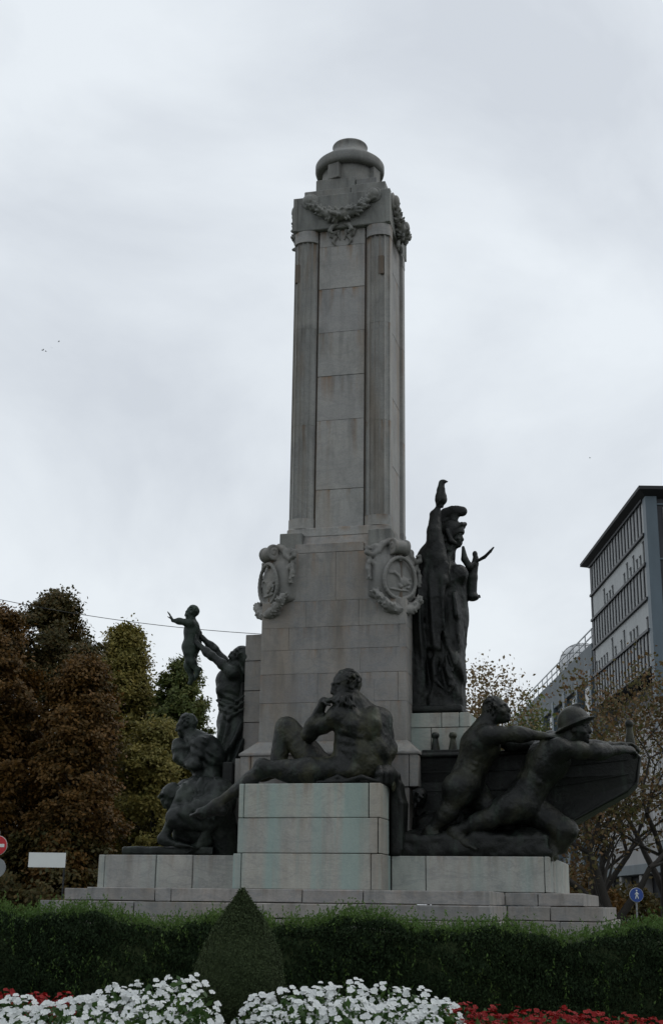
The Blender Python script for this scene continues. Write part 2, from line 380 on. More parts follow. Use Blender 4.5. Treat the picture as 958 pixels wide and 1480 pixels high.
        for axn in range(3):
            b_, c_ = (axn + 1) % 3, (axn + 2) % 3
            sh = [slice(None)] * 3; s0 = list(sh); s1 = list(sh); s0[axn] = slice(0, -1); s1[axn] = slice(1, None)
            a0, a1 = ins[tuple(s0)], ins[tuple(s1)]; e = np.argwhere(a0 != a1)
            e = e[(e[:, b_] > 0) & (e[:, c_] > 0) & (e[:, b_] < d.shape[b_] - 1) & (e[:, c_] < d.shape[c_] - 1)]
            q = []
            for db, dc in ((-1, -1), (0, -1), (0, 0), (-1, 0)):
                w = e.copy(); w[:, b_] += db; w[:, c_] += dc; q.append(idx[w[:, 0], w[:, 1], w[:, 2]])
            q = np.stack(q, 1); fl = a0[tuple(e.T)]; q[~fl] = q[~fl][:, ::-1]; F.append(q)
        F = np.concatenate(F); F = F[(F >= 0).all(1)]
        return from_np(name, V, F, m, parent, True)

def hand(C, w, dr, nr, s, curl=.5, side=1, spread=.0):
    dr = nrm(dr); nr = nrm(np.asarray(nr, float) - dr * (np.asarray(nr, float) @ dr)); ac = np.cross(dr, nr)
    C.ell(w + dr * .05 * s, (.042 * s, .058 * s, .02 * s), (ac, dr, nr), .02 * s)
    for i, (o, ln) in enumerate(((-.031, .82), (-.0105, .98), (.0105, 1.), (.031, .92))):
        p = w + dr * .092 * s + ac * o * s; dd = dr + ac * (i - 1.5) * spread; ang = 0
        for l_, r0, r1 in ((.042, .0105, .0098), (.028, .0098, .009), (.022, .009, .0078)):
            ang += curl; q = p + (nrm(dd) * math.cos(ang) + nr * math.sin(ang)) * l_ * s * ln
            C.cone(p, q, r0 * s, r1 * s, .006 * s); p = q
    p = w + dr * .03 * s + ac * side * .032 * s; q = p + nrm(dr * .6 + ac * side * .7 + nr * .4) * .045 * s; r_ = q + nrm(dr * .9 + nr * .5) * .035 * s
    C.cone(p, q, .015 * s, .0115 * s, .012 * s); C.cone(q, r_, .0115 * s, .009 * s, .006 * s)
def arm(C, sh, el, wr, s, k=.03):
    C.ell(sh, (.066 * s,) * 3, None, k * s * 1.6)
    C.cone(sh, el, .055 * s, .042 * s, k * s); m = sh * .5 + el * .5; C.ell(m, (.052 * s, .052 * s, .052 * s), None, k * s)
    C.ell(el, (.043 * s,) * 3, None, k * s)
    C.cone(el, wr, .043 * s, .027 * s, k * s); m = el * .72 + wr * .28; C.ell(m, (.047 * s,) * 3, None, k * s)
def leg(C, hp, kn, an, s, k=.035, fat=1.):
    C.cone(hp, kn, .092 * s * fat, .058 * s, k * s); C.ell(hp * .6 + kn * .4, (.088 * s * fat,) * 3, None, k * s)
    C.ell(kn, (.06 * s,) * 3, None, k * s)
    C.cone(kn, an, .054 * s, .035 * s, k * s); d = an - kn; fwd = nrm(np.cross(np.cross(kn - hp, d), d) + 1e-6)
    C.ell(kn + d * .3 + fwd * .012 * s, (.058 * s,) * 3, None, k * s)
def foot(C, an, toe, up, s):
    d = nrm(toe - an); up = nrm(up); heel = an - d * .035 * s - up * .045 * s; ball = an + d * .12 * s - up * .05 * s
    C.cone(an, heel, .036 * s, .034 * s, .03 * s); C.cone(heel, ball, .034 * s, .036 * s, .03 * s); C.cone(an, ball, .036 * s, .03 * s, .035 * s)
    ac = np.cross(d, up)
    for i, o in enumerate((-.032, -.017, -.002, .013, .03)):
        b0 = ball + ac * o * s; C.cone(b0, b0 + d * (.055 + .006 * i) * s - up * .008 * s, .014 * s, (.0095 + .001 * i) * s, .008 * s)
def torso(C, sL, sR, hL, hR, s, muscle=1., fem=0., fatten=1.):
    c = (sL + sR) / 2; h = (hL + hR) / 2; ax = nrm(sR - sL); up = nrm(c - h); fw = nrm(np.cross(up, ax)); ax = np.cross(fw, up); f = fatten
    hw = np.linalg.norm(sR - sL) / 2
    C.ell(c - up * .10 * s, (max(hw * .93, .13 * s), .19 * s, .122 * s * f), (ax, up, fw), .05 * s)
    C.cone(c - up * .18 * s, h, .135 * s * f, .13 * s * f, .06 * s, flat=fw, f=.82)
    C.ell(h, (.165 * s, .12 * s, .125 * s * f), (ax, up, fw), .05 * s)
    if muscle:
        for sg in (-1, 1):
            C.ell(c + ax * sg * .075 * s - up * .075 * s + fw * .085 * s, (.085 * s, .065 * s, .05 * s), (ax, up, fw), .025 * s)       # chest
            C.ell(c + ax * sg * .09 * s - up * .07 * s - fw * .088 * s, (.06 * s, .085 * s, .038 * s), (ax + up * .35 * sg, up, fw), .02 * s)  # shoulder blade
            C.cone(c + ax * sg * .125 * s - up * .1 * s - fw * .02 * s, h + ax * sg * .06 * s + up * .14 * s - fw * .05 * s, .06 * s, .04 * s, .035 * s)  # flank
            C.cone(c + ax * sg * .035 * s - up * .2 * s - fw * .095 * s, h + ax * sg * .035 * s + up * .06 * s - fw * .095 * s, .028 * s, .034 * s, .03 * s)  # loin
            for r_ in range(3): C.cone(c + ax * sg * .10 * s - up * (.19 + .045 * r_) * s - fw * .06 * s, c + ax * sg * .15 * s - up * (.20 + .05 * r_) * s + fw * .0 * s, .012 * s, .008 * s, .03 * s)
        C.tube([c - up * .02 * s - fw * .135 * s, c - up * .2 * s - fw * .135 * s, h + up * .05 * s - fw * .14 * s], .018 * s, .035 * s, 'cut')
    return c, h, ax, up, fw
def trap(C, neck_b, neck_t, sL, sR, s):
    C.cone(neck_b, neck_t, .066 * s, .056 * s, .03 * s)
    for q in (sL, sR): C.cone(neck_t * .45 + neck_b * .55, q * .75 + neck_b * .25, .045 * s, .04 * s, .045 * s)
def headm(C, c, fw, up, s, hair=.012, beard=0., female=False, faceless=False):
    fw = nrm(fw); up = nrm(np.asarray(up, float) - fw * (np.asarray(up, float) @ fw)); ax = np.cross(fw, up)
    A = (ax, up, fw)
    C.ell(c + up * .025 * s - fw * .012 * s, (.076 * s, .088 * s, .098 * s), A, .02 * s)       # skull
    C.ell(c - up * .045 * s + fw * .03 * s, (.058 * s, .072 * s, .062 * s), A, .03 * s)         # jaw
    C.ell(c - up * .098 * s + fw * .062 * s, (.024 * s, .02 * s, .02 * s), A, .02 * s)          # chin
    for sg in (-1, 1):
        C.ell(c + ax * sg * .032 * s + up * .002 * s + fw * .099 * s, (.02 * s, .013 * s, .018 * s), A, .012 * s, 'cut')   # eye hollow
        C.ell(c + ax * sg * .03 * s + up * .0 * s + fw * .076 * s, (.015 * s, .011 * s, .013 * s), A, .005 * s)
        C.cone(c + ax * sg * .014 * s + up * .023 * s + fw * .09 * s, c + ax * sg * .05 * s + up * .02 * s + fw * .07 * s, .011 * s, .009 * s, .01 * s)   # brow
        C.ell(c + ax * sg * .045 * s - up * .032 * s + fw * .062 * s, (.02 * s, .018 * s, .018 * s), A, .02 * s)            # cheek
        C.ell(c + ax * sg * .078 * s - up * .008 * s - fw * .008 * s, (.01 * s, .03 * s, .018 * s), A, .006 * s)            # ear
    C.cone(c + up * .016 * s + fw * .088 * s, c - up * .034 * s + fw * .100 * s, .012 * s, .017 * s, .014 * s)              # nose
    C.cone(c - ax * .022 * s - up * .064 * s + fw * .087 * s, c + ax * .022 * s - up * .064 * s + fw * .087 * s, .008 * s, .008 * s, .008 * s)
    C.cone(c - ax * .018 * s - up * .077 * s + fw * .084 * s, c + ax * .018 * s - up * .077 * s + fw * .084 * s, .009 * s, .009 * s, .008 * s)
    if hair:
        for i in range(120):
            th = random.uniform(0, 2 * math.pi); ph = random.uniform(.0, 1.75)
            dv = ax * math.sin(ph) * math.cos(th) + up * math.cos(ph) + fw * math.sin(ph) * math.sin(th)
            if (dv @ fw) > .48 and (dv @ up) < .72: continue
            p = c + up * .025 * s - fw * .012 * s + dv * np.array([.086]) * s
            t = nrm(np.cross(dv, ax) + ax * random.uniform(-.8, .8)); C.tube([p - t * .02 * s, p + dv * .003 * s, p + t * .02 * s - dv * .004 * s], [.007 * s, .009 * s, .006 * s], .005 * s)
    if beard:
        for i in range(26):
            a = random.uniform(-1.3, 1.3); l = random.uniform(.5, 1.)
            p = c - up * (.05 + .04 * abs(math.cos(a))) * s + fw * .066 * math.cos(a) * s + ax * .058 * math.sin(a) * s
            q = p - up * .085 * beard * l * s + fw * .018 * s + ax * random.uniform(-.02, .02) * s; C.tube([p, (p + q) / 2 + ax * random.uniform(-.012, .012) * s, q], [.02 * s, .018 * s, .008 * s], .01 * s)

# ================================================================== SETTING
def sheet(name, r0, r1, zf, m, rings=24, seg=96, dz=0.):
    v = []; f = []
    rr = [r0 + (r1 - r0) * (i / rings) ** (1 if r1 < 60 else 2.2) for i in range(rings + 1)]
    for r in rr:
        for i in range(seg): a = 2 * math.pi * i / seg; x, y = r * math.cos(a), r * math.sin(a); v.append((x, y, zf(x, y) + dz))
    for j in range(rings):
        for i in range(seg): f.append((j * seg + i, (j + 1) * seg + i, (j + 1) * seg + (i + 1) % seg, j * seg + (i + 1) % seg))
    o = from_np(name, v, f, m, None, True); tag(o, kind='structure'); return o
flat0 = lambda x, y: 0.
sheet('ground', .01, 900, lambda x, y: -.02, 'far_ground', 30)
sheet('lawn', .01, 17.3, ground_z, 'grass', 40, 120)
sheet('pavement', 17.62, 20.6, flat0, 'paving', 4, 120, .0)
k = sheet('kerb', 17.3, 17.62, lambda x, y: 0., 'kerb', 1, 120, .11)
k = sheet('kerb_edge', 20.6, 20.9, lambda x, y: 0., 'kerb', 1, 120, .02)
sheet('road', 20.9, 31, flat0, 'asphalt', 4, 120, -.012)

# ================================================================== MONUMENT
mon = tag(mroot('monument', (0, 0, 1.2)), 'tall grey marble war memorial with fluted shaft and round cap on a stepped base', 'monument')
VC = -.125                                  # depth of the shaft's axis
def row(z0, z1, us, v0, v1, m, name='stone_block', **k):
    for a, b in zip(us, us[1:]): block(name, a, b, v0, v1, z0, z1, m, mon, **k)
# stepped base ------------------------------------------------------
def cross_step(z0, z1, uc, vf, uw, vw, m, cj, wj):
    back = 2 * VC - vf
    row(z0, z1, [-uc] + cj + [uc], vf, vf + .62, m, 'step_block', chip=.004)
    row(z0, z1, [-uc] + cj[::-1][:0] + [-.6, .9, uc], back - .62, back, m, 'step_block')
    for sg in (-1, 1):
        side = sorted([sg * uc, sg * uw]); mid = sg * (uc + (uw - uc) * wj)
        row(z0, z1, sorted([sg * uc, mid, sg * uw]), vw, vw + .7, m, 'step_block', chip=.004)
        row(z0, z1, side, vw + .7, -vw + 2 * VC, m, 'step_block')
        block('step_block', *sorted([sg * (uc - .62), sg * uc]), vf + .62, vw, z0, z1, m, mon)
    block('step_core', -uc + .62, uc - .62, vf + .62, back - .62, z0 + .01, z1 - .012, 'marble_step', mon, bev=0)
cross_step(1.20, 1.43, 2.46, -3.68, 3.55, -2.2, 'marble_step', [-1.2, .35, 1.6], .5)
cross_step(1.43, 1.592, 2.40, -3.62, 3.5, -2.12, 'marble_step', [-1.62, -.1, 1.05], .45)
cross_step(1.592, 1.745, 2.35, -3.30, 3.27, -1.90, 'marble_step', [-1.5, -1.3, .25, .95], .42)
# broad plinth carrying the bronze groups ----------------------------
zA, zB = 1.745, 2.17
row(zA, zB, [-2.95, -2.86, -2.15, -1.65, -.92], -1.62, -1.1, 'marble_plinth', chip=.002)
row(zA, zB, [.93, 1.36, 2.80, 2.87], -1.62, -1.1, 'marble_plinth', chip=.002)
for sg in (-1, 1):
    a, b = sorted([sg * 2.25, sg * 2.88])
    for v0, v1 in ((-1.1, .2), (.2, 1.5)): block('stone_block', a, b, v0, v1, zA, zB, 'marble_plinth', mon)
block('plinth_core', -2.25, 2.25, -1.1, 1.5, zA + .01, zB - .01, 'marble_plinth', mon, bev=0)
# seat of the front figure ------------------------------------------
row(1.745, 2.172, [-.93, -.82, .80, .93], -2.2, -1.62, 'marble_seat', chip=.002)
row(2.172, 2.592, [-.88, .885, .925], -2.2, -1.7, 'marble_seat', chip=.002)
row(2.592, 3.01, [-.88, -.81, .77, .92], -2.2, -1.7, 'marble_seat', chip=.002)
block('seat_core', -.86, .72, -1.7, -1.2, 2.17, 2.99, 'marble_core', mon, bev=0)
# lower pedestal -----------------------------------------------------
block('stone_block', -1.2, -1.05, -1.2, -.6, 2.17, 3.46, 'marble', mon)
block('stone_block', -1.33, -1.21, -1.02, -.6, 2.17, 3.45, 'marble', mon)
block('stone_block', -1.05, .55, -1.2, -.6, 2.17, 3.46, 'marble', mon)
block('stone_block', .55, 1.08, -1.2, -.6, 3.04, 3.46, 'marble', mon); block('stone_block', 1.08, 1.2, -1.2, -.6, 3.04, 3.46, 'marble', mon)
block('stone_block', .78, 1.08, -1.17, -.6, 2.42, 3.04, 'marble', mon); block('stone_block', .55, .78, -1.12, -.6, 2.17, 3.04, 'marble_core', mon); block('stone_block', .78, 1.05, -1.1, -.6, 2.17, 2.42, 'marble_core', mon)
block('pedestal_core', -1.2, 1.2, -.6, .95, 2.17, 3.46, 'marble', mon)
def frus(b, t): return [(-b[0], b[1]), (b[0], b[1]), (b[0], b[2]), (-b[0], b[2])], [(-t[0], t[1]), (t[0], t[1]), (t[0], t[2]), (-t[0], t[2])]
p0, p1 = frus((1.21, -1.21, .96), (1.02, -1.01, .77)); prism('base_moulding', p0, 3.49, 3.66, 'marble', mon, pts_top=p1, bev=.006)
block('base_moulding', -1.215, 1.215, -1.215, .965, 3.455, 3.49, 'marble', mon, gap=0)
# pedestal courses: facing slabs round a core ------------------------
block('pedestal_core', -.95, .95, -.94, .7, 3.62, 6.2, 'marble_core', mon, bev=0)
cour = [(3.66, 4.18, [-1.01, .3, .80, 1.01]), (4.18, 4.57, [-1.01, -.2, .58, .90, 1.01]), (4.57, 4.90, [-1.01, .38, 1.01]),
        (4.90, 5.21, [-1.01, -.62, .91, 1.01]), (5.21, 5.57, [-1.01, -.38, .36, 1.01])]
for i, (z0, z1, us) in enumerate(cour):
    row(z0, z1, us, -1.0, -.86, 'marble', 'facing_block', bev=.003, gap=.001, chip=.0015)
    row(z0, z1, [-1.01, -.1 + .2 * (i % 2), 1.01], .61, .75, 'marble', 'facing_block', bev=.003, gap=.001)
    for sg in (-1, 1):
        for v0, v1 in ((-.86, -.05 + .1 * (i % 2)), (-.05 + .1 * (i % 2), .61)):
            block('facing_block', *sorted([sg * .87, sg * 1.01]), v0, v1, z0, z1, 'marble', mon, bev=.003, gap=.001)
ch = .34; oc = lambda w, f, b, c: [(-w + c, f), (w - c, f), (w, f + c), (w, b - c), (w - c, b), (-w + c, b), (-w, b - c), (-w, f + c)]
for a, b in ((-.67, .03), (.03, .67)): block('facing_block', a, b, -1.0, -.8, 5.57, 6.26, 'marble', mon, bev=.005, gap=.0025, chip=.002)
prism('pedestal_head', oc(1.0, -.99, .74, ch), 5.57, 6.255, 'marble', mon)
block('cornice_block', -.56, .42, -.99, -.6, 6.26, 6.40, 'marble', mon, bev=.006)
p0, p1 = frus((.80, -.95, .70), (.76, -.80, .56)); prism('cornice_block', p0, 6.30, 6.55, 'marble', mon, pts_top=p1, bev=.006)
for sg in (-1, 1):
    for v0, v1 in ((-.96, -.62), (.36, .70)): block('corner_block', *sorted([sg * .47, sg * .80]), v0, v1, 6.262, 6.55 + .03, 'marble_top', mon, bev=.01)
prism('shaft_base', oc(.752, -.80, .55, .05), 6.55, 6.68, 'marble_shaft', mon, bev=.01)
# side buttresses
for sg in (-1,):
    for z0, z1 in ((3.46, 3.98), (3.98, 4.42), (4.42, 4.84), (4.84, 5.22)): block('stone_block', *sorted([sg * 1.36, sg * 1.005]), -.62, .37, z0, z1, 'marble', mon, bev=.006)
# goddess' plinth on the right flank
for z0, z1, us in ((3.46, 3.86, [1.0, 1.28, 1.80]), (3.86, 4.06, [1.0, 1.42, 1.66, 1.80])):
    row(z0, z1, us, -.65, .4, 'marble_seat', bev=.006)
block('stone_block', 1.21, 1.80, -.6, .4, 2.17, 3.46, 'marble_core', mon)
# shaft ---------------------------------------------------------------
block('shaft_core', -.66, .66, -.655, .405, 6.6, 11.42, 'marble_core', mon, bev=0)
pz = [6.68, 7.267, 8.321, 9.014, 9.71, 10.421, 11.124, 11.39]
for i, (z0, z1) in enumerate(zip(pz, pz[1:])):
    block('shaft_panel', -.352, .352, -.705 - .004 * (i % 2), -.60, z0, z1, 'marble_shaft', mon, bev=.004, gap=.002)
    block('shaft_panel', -.352, .352, .35, .455, z0, z1, 'marble_shaft', mon, bev=.004, gap=.002)
sz = [6.68, 7.7, 8.75, 9.8, 10.8, 11.39]
for z0, z1 in zip(sz, sz[1:]):
    for sg in (-1, 1): block('shaft_panel', *sorted([sg * .60, sg * .69]), -.53, .28, z0, z1, 'marble_shaft', mon, bev=.005, gap=.002)
def half_column(uc, w, vf, sgn, z0, z1, flutes, bulge, m='marble_shaft', name='column_drum'):
    n = 81; pts = []
    for i in range(n):
        t = -1 + 2 * i / (n - 1); d = bulge * math.sqrt(max(0, 1 - (t * .97) ** 2))
        if flutes: d -= .045 * abs(math.sin(math.pi * (t + 1) / 2 * flutes)) ** .5 * (1 if abs(t) < .97 else .3)
        pts.append((uc + w * t, vf - sgn * d))
    pts += [(uc + w, vf + sgn * .14), (uc - w, vf + sgn * .14)]
    if sgn < 0: pts = pts[::-1]
    o = prism(name, pts, z0 + .002, z1 - .002, m, mon)
    return o
for sg in (-1, 1):
    for vf, sn in ((-.675, 1), (.425, -1)):
        uc = sg * .557
        half_column(uc, .186, vf, sn, 6.68, 6.835, 0, .13)
        zs = [6.835, 8.26, 9.79, 11.20]
        for z0, z1 in zip(zs, zs[1:]): half_column(uc, .178, vf, sn, z0, z1, 5, .125)
        half_column(uc, .183, vf, sn, 11.20, 11.388, 0, .127)
        # dark block coloured as the shade of an open slot, high on each column
        block('slot_shade', uc + .01 if sg > 0 else uc - .16, uc + .1 if sg > 0 else uc - .08, *sorted([vf - sn * (.112 if sg > 0 else .085), vf]), 10.55, 10.86, 'marble_core', mon, bev=.006)
# entablature -----------------------------------------------------------
block('entablature', -.742, .742, -.79, .54, 11.39, 11.965, 'marble_top', mon, bev=.012, gap=0)
for sg in (-1, 1):
    block('corner_strip', *sorted([sg * .685, sg * .752]), -.80, -.70, 11.40, 11.955, 'marble_top', mon, bev=.004, gap=0)
    block('corner_strip', *sorted([sg * .7, sg * .752]), .45, .55, 11.40, 11.955, 'marble_top', mon, bev=.004, gap=0)
block('attic_block', -.62, .12, -.68, .43, 11.965, 12.13, 'marble_top', mon); block('attic_block', .12, .66, -.69, .43, 11.965, 12.16, 'marble_top', mon)
block('attic_block', -.46, .16, -.60, .34, 12.13, 12.36, 'marble_top', mon, bev=.012); block('attic_block', .16, .50, -.56, .34, 12.15, 12.33, 'marble_top', mon, bev=.012)
CU = -.03
lathe('drum', [(.001, 12.3), (.435, 12.3), (.44, 12.33), (.435, 12.66), (.001, 12.66)], (CU, VC), 'marble_top', mon)
for a in range(4):
    ang = rad(a * 90 - 108); c = (CU + .44 * math.cos(ang), VC + .44 * math.sin(ang))
    o = block('tablet', -.10, .10, -.06, .06, 0, .27, 'marble_top', None, bev=.01, gap=0); o.parent = mon
    o.location = (c[0], c[1], 12.36 - 1.2); o.rotation_euler = (0, 0, ang + math.pi / 2)
lathe('cap', [(r_, z_ - .165) for r_, z_ in [(.001, 12.80), (.40, 12.80), (.50, 12.795), (.535, 12.82), (.545, 12.86), (.545, 12.95), (.53, 12.975), (.52, 12.985), (.46, 13.035), (.38, 13.10), (.315, 13.165), (.285, 13.21), (.272, 13.25), (.272, 13.295), (.28, 13.315), (.27, 13.335), (.21, 13.34), (.2, 13.31), (.001, 13.31)]], (CU, VC), 'marble_top', mon, 56)

# carved garlands, medallions and cartouches: sculpted once per face and shared
def lumps(C, pts, rad_, n, lump, k=.012, sd=0):
    rnd_ = random.Random(sd); pts = np.array(pts, float); seg = np.linalg.norm(np.diff(pts, axis=0), axis=1); cum = np.concatenate([[0], np.cumsum(seg)])
    for i in range(n):
        t = rnd_.random(); q = t * cum[-1]; j = min(np.searchsorted(cum, q, 'right') - 1, len(seg) - 1)
        p = pts[j] + (pts[j + 1] - pts[j]) * (q - cum[j]) / seg[j]; r = rad_(t)
        d = nrm([rnd_.gauss(0, 1), rnd_.gauss(0, 1), rnd_.gauss(0, 1)]); l = lump * rnd_.uniform(.7, 1.25)
        tg = nrm(pts[j + 1] - pts[j]); ta = nrm(tg * rnd_.uniform(.3, 1) * (1 if t > .5 else -1) + d * .6); tb = nrm(np.cross(ta, d) + 1e-6); C.ell(p + d * r * .82, (l * 1.55, l * .75, l * .55), (ta, tb, np.cross(ta, tb)), k)
def make_garland(span, sag, thick):
    C = Clay((-span - .16, -.22, -sag - .28), (span + .16, .08, .22), .0125)
    pts = [(span * t, -.03 - .04 * (1 - t * t), .03 - sag * (1 - t * t)) for t in np.linspace(-1, 1, 13)]
    rf = lambda t: .035 + (thick - .035) * (1 - abs(2 * t - 1) ** 1.5)
    C.tube(pts, [rf(t) * .68 for t in np.linspace(0, 1, 13)], .02); lumps(C, pts, rf, 190, .036, .005, 3)
    for t in np.linspace(-.9, .9, 15):     # leaf rows pointing outward
        for q in (-1, 1):
            p = np.array([span * t, -.05 - .05 * (1 - t * t), .03 - sag * (1 - t * t) + q * .02]); C.cone(p, p + np.array([-.05 * np.sign(t), -.025, q * .055]), .022, .008, .006)
    for sg in (-1, 1):
        C.ell((sg * span, -.0, .075), (.135, .035, .135), None, .012); C.ell((sg * span, -.045, .075), (.09, .055, .09), None, .004)
        C.tube([(sg * .06, 0, -sag - .09), (sg * .13, -.02, -sag - .13), (sg * .17, -.02, -sag - .2), (sg * .12, -.02, -sag - .24)], [.02, .03, .03, .018], .01)
    o = C.mesh('garland', 'marble_top', None); return o.data, o
gmesh, g0 = make_garland(.49, .27, .115)
def place_part(first, o, loc, rz, name):
    c = o if first else o.copy()
    if not first: COL.objects.link(c)
    c.parent = mon; c.location = (loc[0], loc[1], loc[2] - 1.2); c.rotation_euler = (0, 0, rz); return c
for i, (loc, rz) in enumerate((((0, -.80, 11.80), 0), ((.75, VC, 11.78), math.pi / 2), ((-.75, VC, 11.78), -math.pi / 2), ((0, .55, 11.80), math.pi))):
    c = place_part(i == 0, g0, loc, rz, 'garland')
    if i in (1, 2): c.scale = (.85, 1.0, 1.12)
# ribbon ends on the top panel
C = Clay((-.26, -.80, 11.05), (.26, -.66, 11.42), .01)
for sg in (-1, 1):
    C.tube([(sg * .05, -.71, 11.39), (sg * .12, -.725, 11.33), (sg * .19, -.725, 11.36), (sg * .17, -.725, 11.29), (sg * .10, -.725, 11.26), (sg * .14, -.725, 11.19), (sg * .10, -.715, 11.13)], [.02, .028, .03, .028, .026, .024, .012], .01)
    C.tube([(sg * .05, -.71, 11.39), (sg * .06, -.72, 11.30), (sg * .03, -.71, 11.22)], [.02, .02, .012], .008)
C.mesh('ribbon', 'marble_carved', mon)
# cartouche on each cut corner
def make_cartouche():
    C = Clay((-.52, -.42, -.86), (.52, .26, .50), .0125)
    A = np.array
    C.ell((0, .02, -.16), (.36, .16, .44), None, .03)                                   # bulging shield body
    C.boxx((0, .1, -.05), (.34, .12, .40), None, .06, .06)
    ring = [(.255 * math.cos(t) * (1 - .12 * math.sin(t)), -.135 - .02 * math.sin(t), -.16 + .30 * math.sin(t)) for t in np.linspace(0, 2 * math.pi, 33)]
    C.ell((0, -.20, -.16), (.235, .075, .275), None, .01, 'cut')
    C.ell((0, -.06, -.16), (.24, .075, .28), None, .01)
    C.tube(ring, .026, .01)
    C.tube([(-.03, -.13, .13), (0, -.14, .10), (.03, -.13, .13)], .02, .01)
    # worn animal in relief
    C.tube([(-.16, -.125, -.10), (-.09, -.14, -.09), (-.02, -.142, -.14), (.02, -.14, -.24)], [.018, .024, .022, .016], .01)
    C.ell((.07, -.13, -.2), (.09, .03, .06), None, .01)
    for q in range(14): C.ell((.08 + random.uniform(-.1, .1), -.14, -.24 + random.uniform(-.06, .08)), (.022, .016, .02), None, .006)
    C.tube([(-.14, -.12, -.33), (.0, -.14, -.34), (.14, -.12, -.33)], .014, .006)
    # big roll on top, scrolled ends
    C.cyl((-.10, -.115, .30), (.10, -.115, .30), .105, .012); C.cyl((-.125, -.115, .30), (-.085, -.115, .30), .122, .008); C.cyl((.085, -.115, .30), (.125, -.115, .30), .122, .008)
    for sg in (-1, 1):
        sp = [(sg * .128, -.115 + (.092 - .0085 * t) * math.cos(t), .30 + (.092 - .0085 * t) * math.sin(t)) for t in np.linspace(-.2, 9.6, 34)]
        C.tube(sp, [.016 - .0002 * i for i in range(34)], .004, 'cut')
        C.tube([(sg * .10, -.02, .40), (sg * .20, .0, .34), (sg * .27, .0, .22), (sg * .36, .02, .16), (sg * .44, .03, .19), (sg * .43, .02, .26), (sg * .38, .01, .25)], [.05, .05, .042, .038, .034, .028, .02], .012)
        C.tube([(sg * .40, .05, .12), (sg * .33, .0, .02), (sg * .30, -.02, -.12), (sg * .31, -.02, -.28)], [.03, .034, .03, .02], .012)
        dr = [(sg * .41, .03, .06), (sg * .42, .02, -.06), (sg * .40, .0, -.2)]
        C.tube(dr, [.026, .036, .026], .015); lumps(C, dr, lambda t: .036, 22, .021, .006, 5 + sg)
    sw = [(.42 * math.cos(t), -.02 - .12 * (-math.sin(t)), -.16 + .47 * math.sin(t)) for t in np.linspace(-2.6, -.54, 15)]
    C.tube(sw, [.045 + .025 * math.sin(math.pi * i / 14) for i in range(15)], .02); lumps(C, sw, lambda t: .075, 240, .027, .005, 9)
    C.ell((0, .02, -.62), (.2, .14, .12), None, .05)
    o = C.mesh('cartouche', 'marble_carved', None); return o
c0 = make_cartouche()
for i, (u, v, rz) in enumerate(((.83, -.86, rad(45)), (-.86, -.85, rad(-45)), (.86, .60, rad(135)), (-.86, .60, rad(-135)))):
    c = place_part(i == 0, c0, (u, v, 6.01), rz, 'cartouche')
    c.scale = (1.0, .95, .95)

# ================================================================== BRONZES
def V3(*a): return np.array(a, float)
def box_of(pts, m): a = np.array(pts); return a.min(0) - m, a.max(0) + m
def brushed(C, lo, hi, amp, f):        # rough modelled surface left by the sculptor's tools
    ph = rng.uniform(0, 6, 9)
    def fn(x, y, z): return (amp * (np.sin(f * x + ph[0] + 1.7 * np.sin(f * .6 * z + ph[1])) * np.sin(f * y * 1.1 + ph[2]) * np.sin(f * z * .9 + ph[3] + 1.3 * np.sin(f * .5 * x)))).astype(np.float32)
    C.put(fn, lo, hi, 0, 'disp')

# ---- bearded man seated on the front block
st = tag(mroot('seated_man_statue', (0, -1.95, 3.01)), 'bronze nude bearded man seated on the greenish marble block, hand at his chin', 'statue')
s = 1.7
hc = P(500, 993, -1.88); sL, sR = P(489, 1034, -2.0), P(549, 1041, -1.72); hL, hR = P(494, 1112, -1.95), P(520, 1106, -1.62)
kL, aL, tL = P(381, 1111, -2.0), P(314, 1163, -2.05), P(272, 1167, -2.12)
kR, aR = P(412, 1050, -1.6), P(402, 1108, -1.62)
eL, wL = P(447, 1061, -1.84), P(467, 1014, -2.0); eR, wR = P(562, 1080, -1.66), P(558, 1108, -1.78)
lo, hi = box_of([hc, sL, sR, hL, hR, kL, aL, tL, kR, aR, eL, eR, wR], .3)
C = Clay(lo, hi, .0115)
c, h, ax, up, fw = torso(C, sL, sR, hL, hR, s, 0, fatten=1.12)
C.ell(P(518, 1090, -1.86), (.25, .25, .30), None, .10)                                   # broad lower back towards the viewer
C.ell(P(519, 1044, -1.88), (.34, .22, .24), (ax, up, fw), .09); C.cone(sR, P(548, 1090, -1.80), .15, .15, .09)
for q, r_ in ((P(505, 1116, -1.96), .18), (P(535, 1112, -1.84), .18)): C.ell(q, (r_, r_, r_ * .8), None, .07)
C.tube([P(520, 1014, -2.04), P(524, 1040, -2.145), P(527, 1070, -2.165), P(524, 1106, -2.15)], [.03, .04, .04, .03], .05, 'cut')   # spine
C.tube([P(542, 1028, -1.98), P(541, 1046, -2.02), P(535, 1062, -2.04)], [.06, .06, .03], .10); C.tube([P(502, 1034, -2.08), P(507, 1050, -2.09), P(513, 1062, -2.08)], [.055, .06, .03], .10)
C.tube([P(545, 1062, -1.95), P(546, 1080, -1.94), P(540, 1100, -1.97)], [.06, .06, .04], .10); C.ripple(P(500, 1068, -2.1), .22, .008, lambda x, y, z: np.sin(55 * z + 14 * x))
nb = P(516, 1020, -1.88); nt_ = P(507, 1003, -1.86); trap(C, nb, nt_, sL, sR, s); C.cone(nb, sR, .12, .09, .08); C.cone(nb, sL, .12, .09, .08)
headm(C, hc, V3(-1, -.72, -.10), V3(-.1, 0, 1), s * 1.14, .010, 1.3)
arm(C, sL, eL, wL, s * 1.18); arm(C, sR, eR, wR, s * 1.15)
C.ell(P(498, 1011, -1.98), (.15, .12, .10), None, .04)
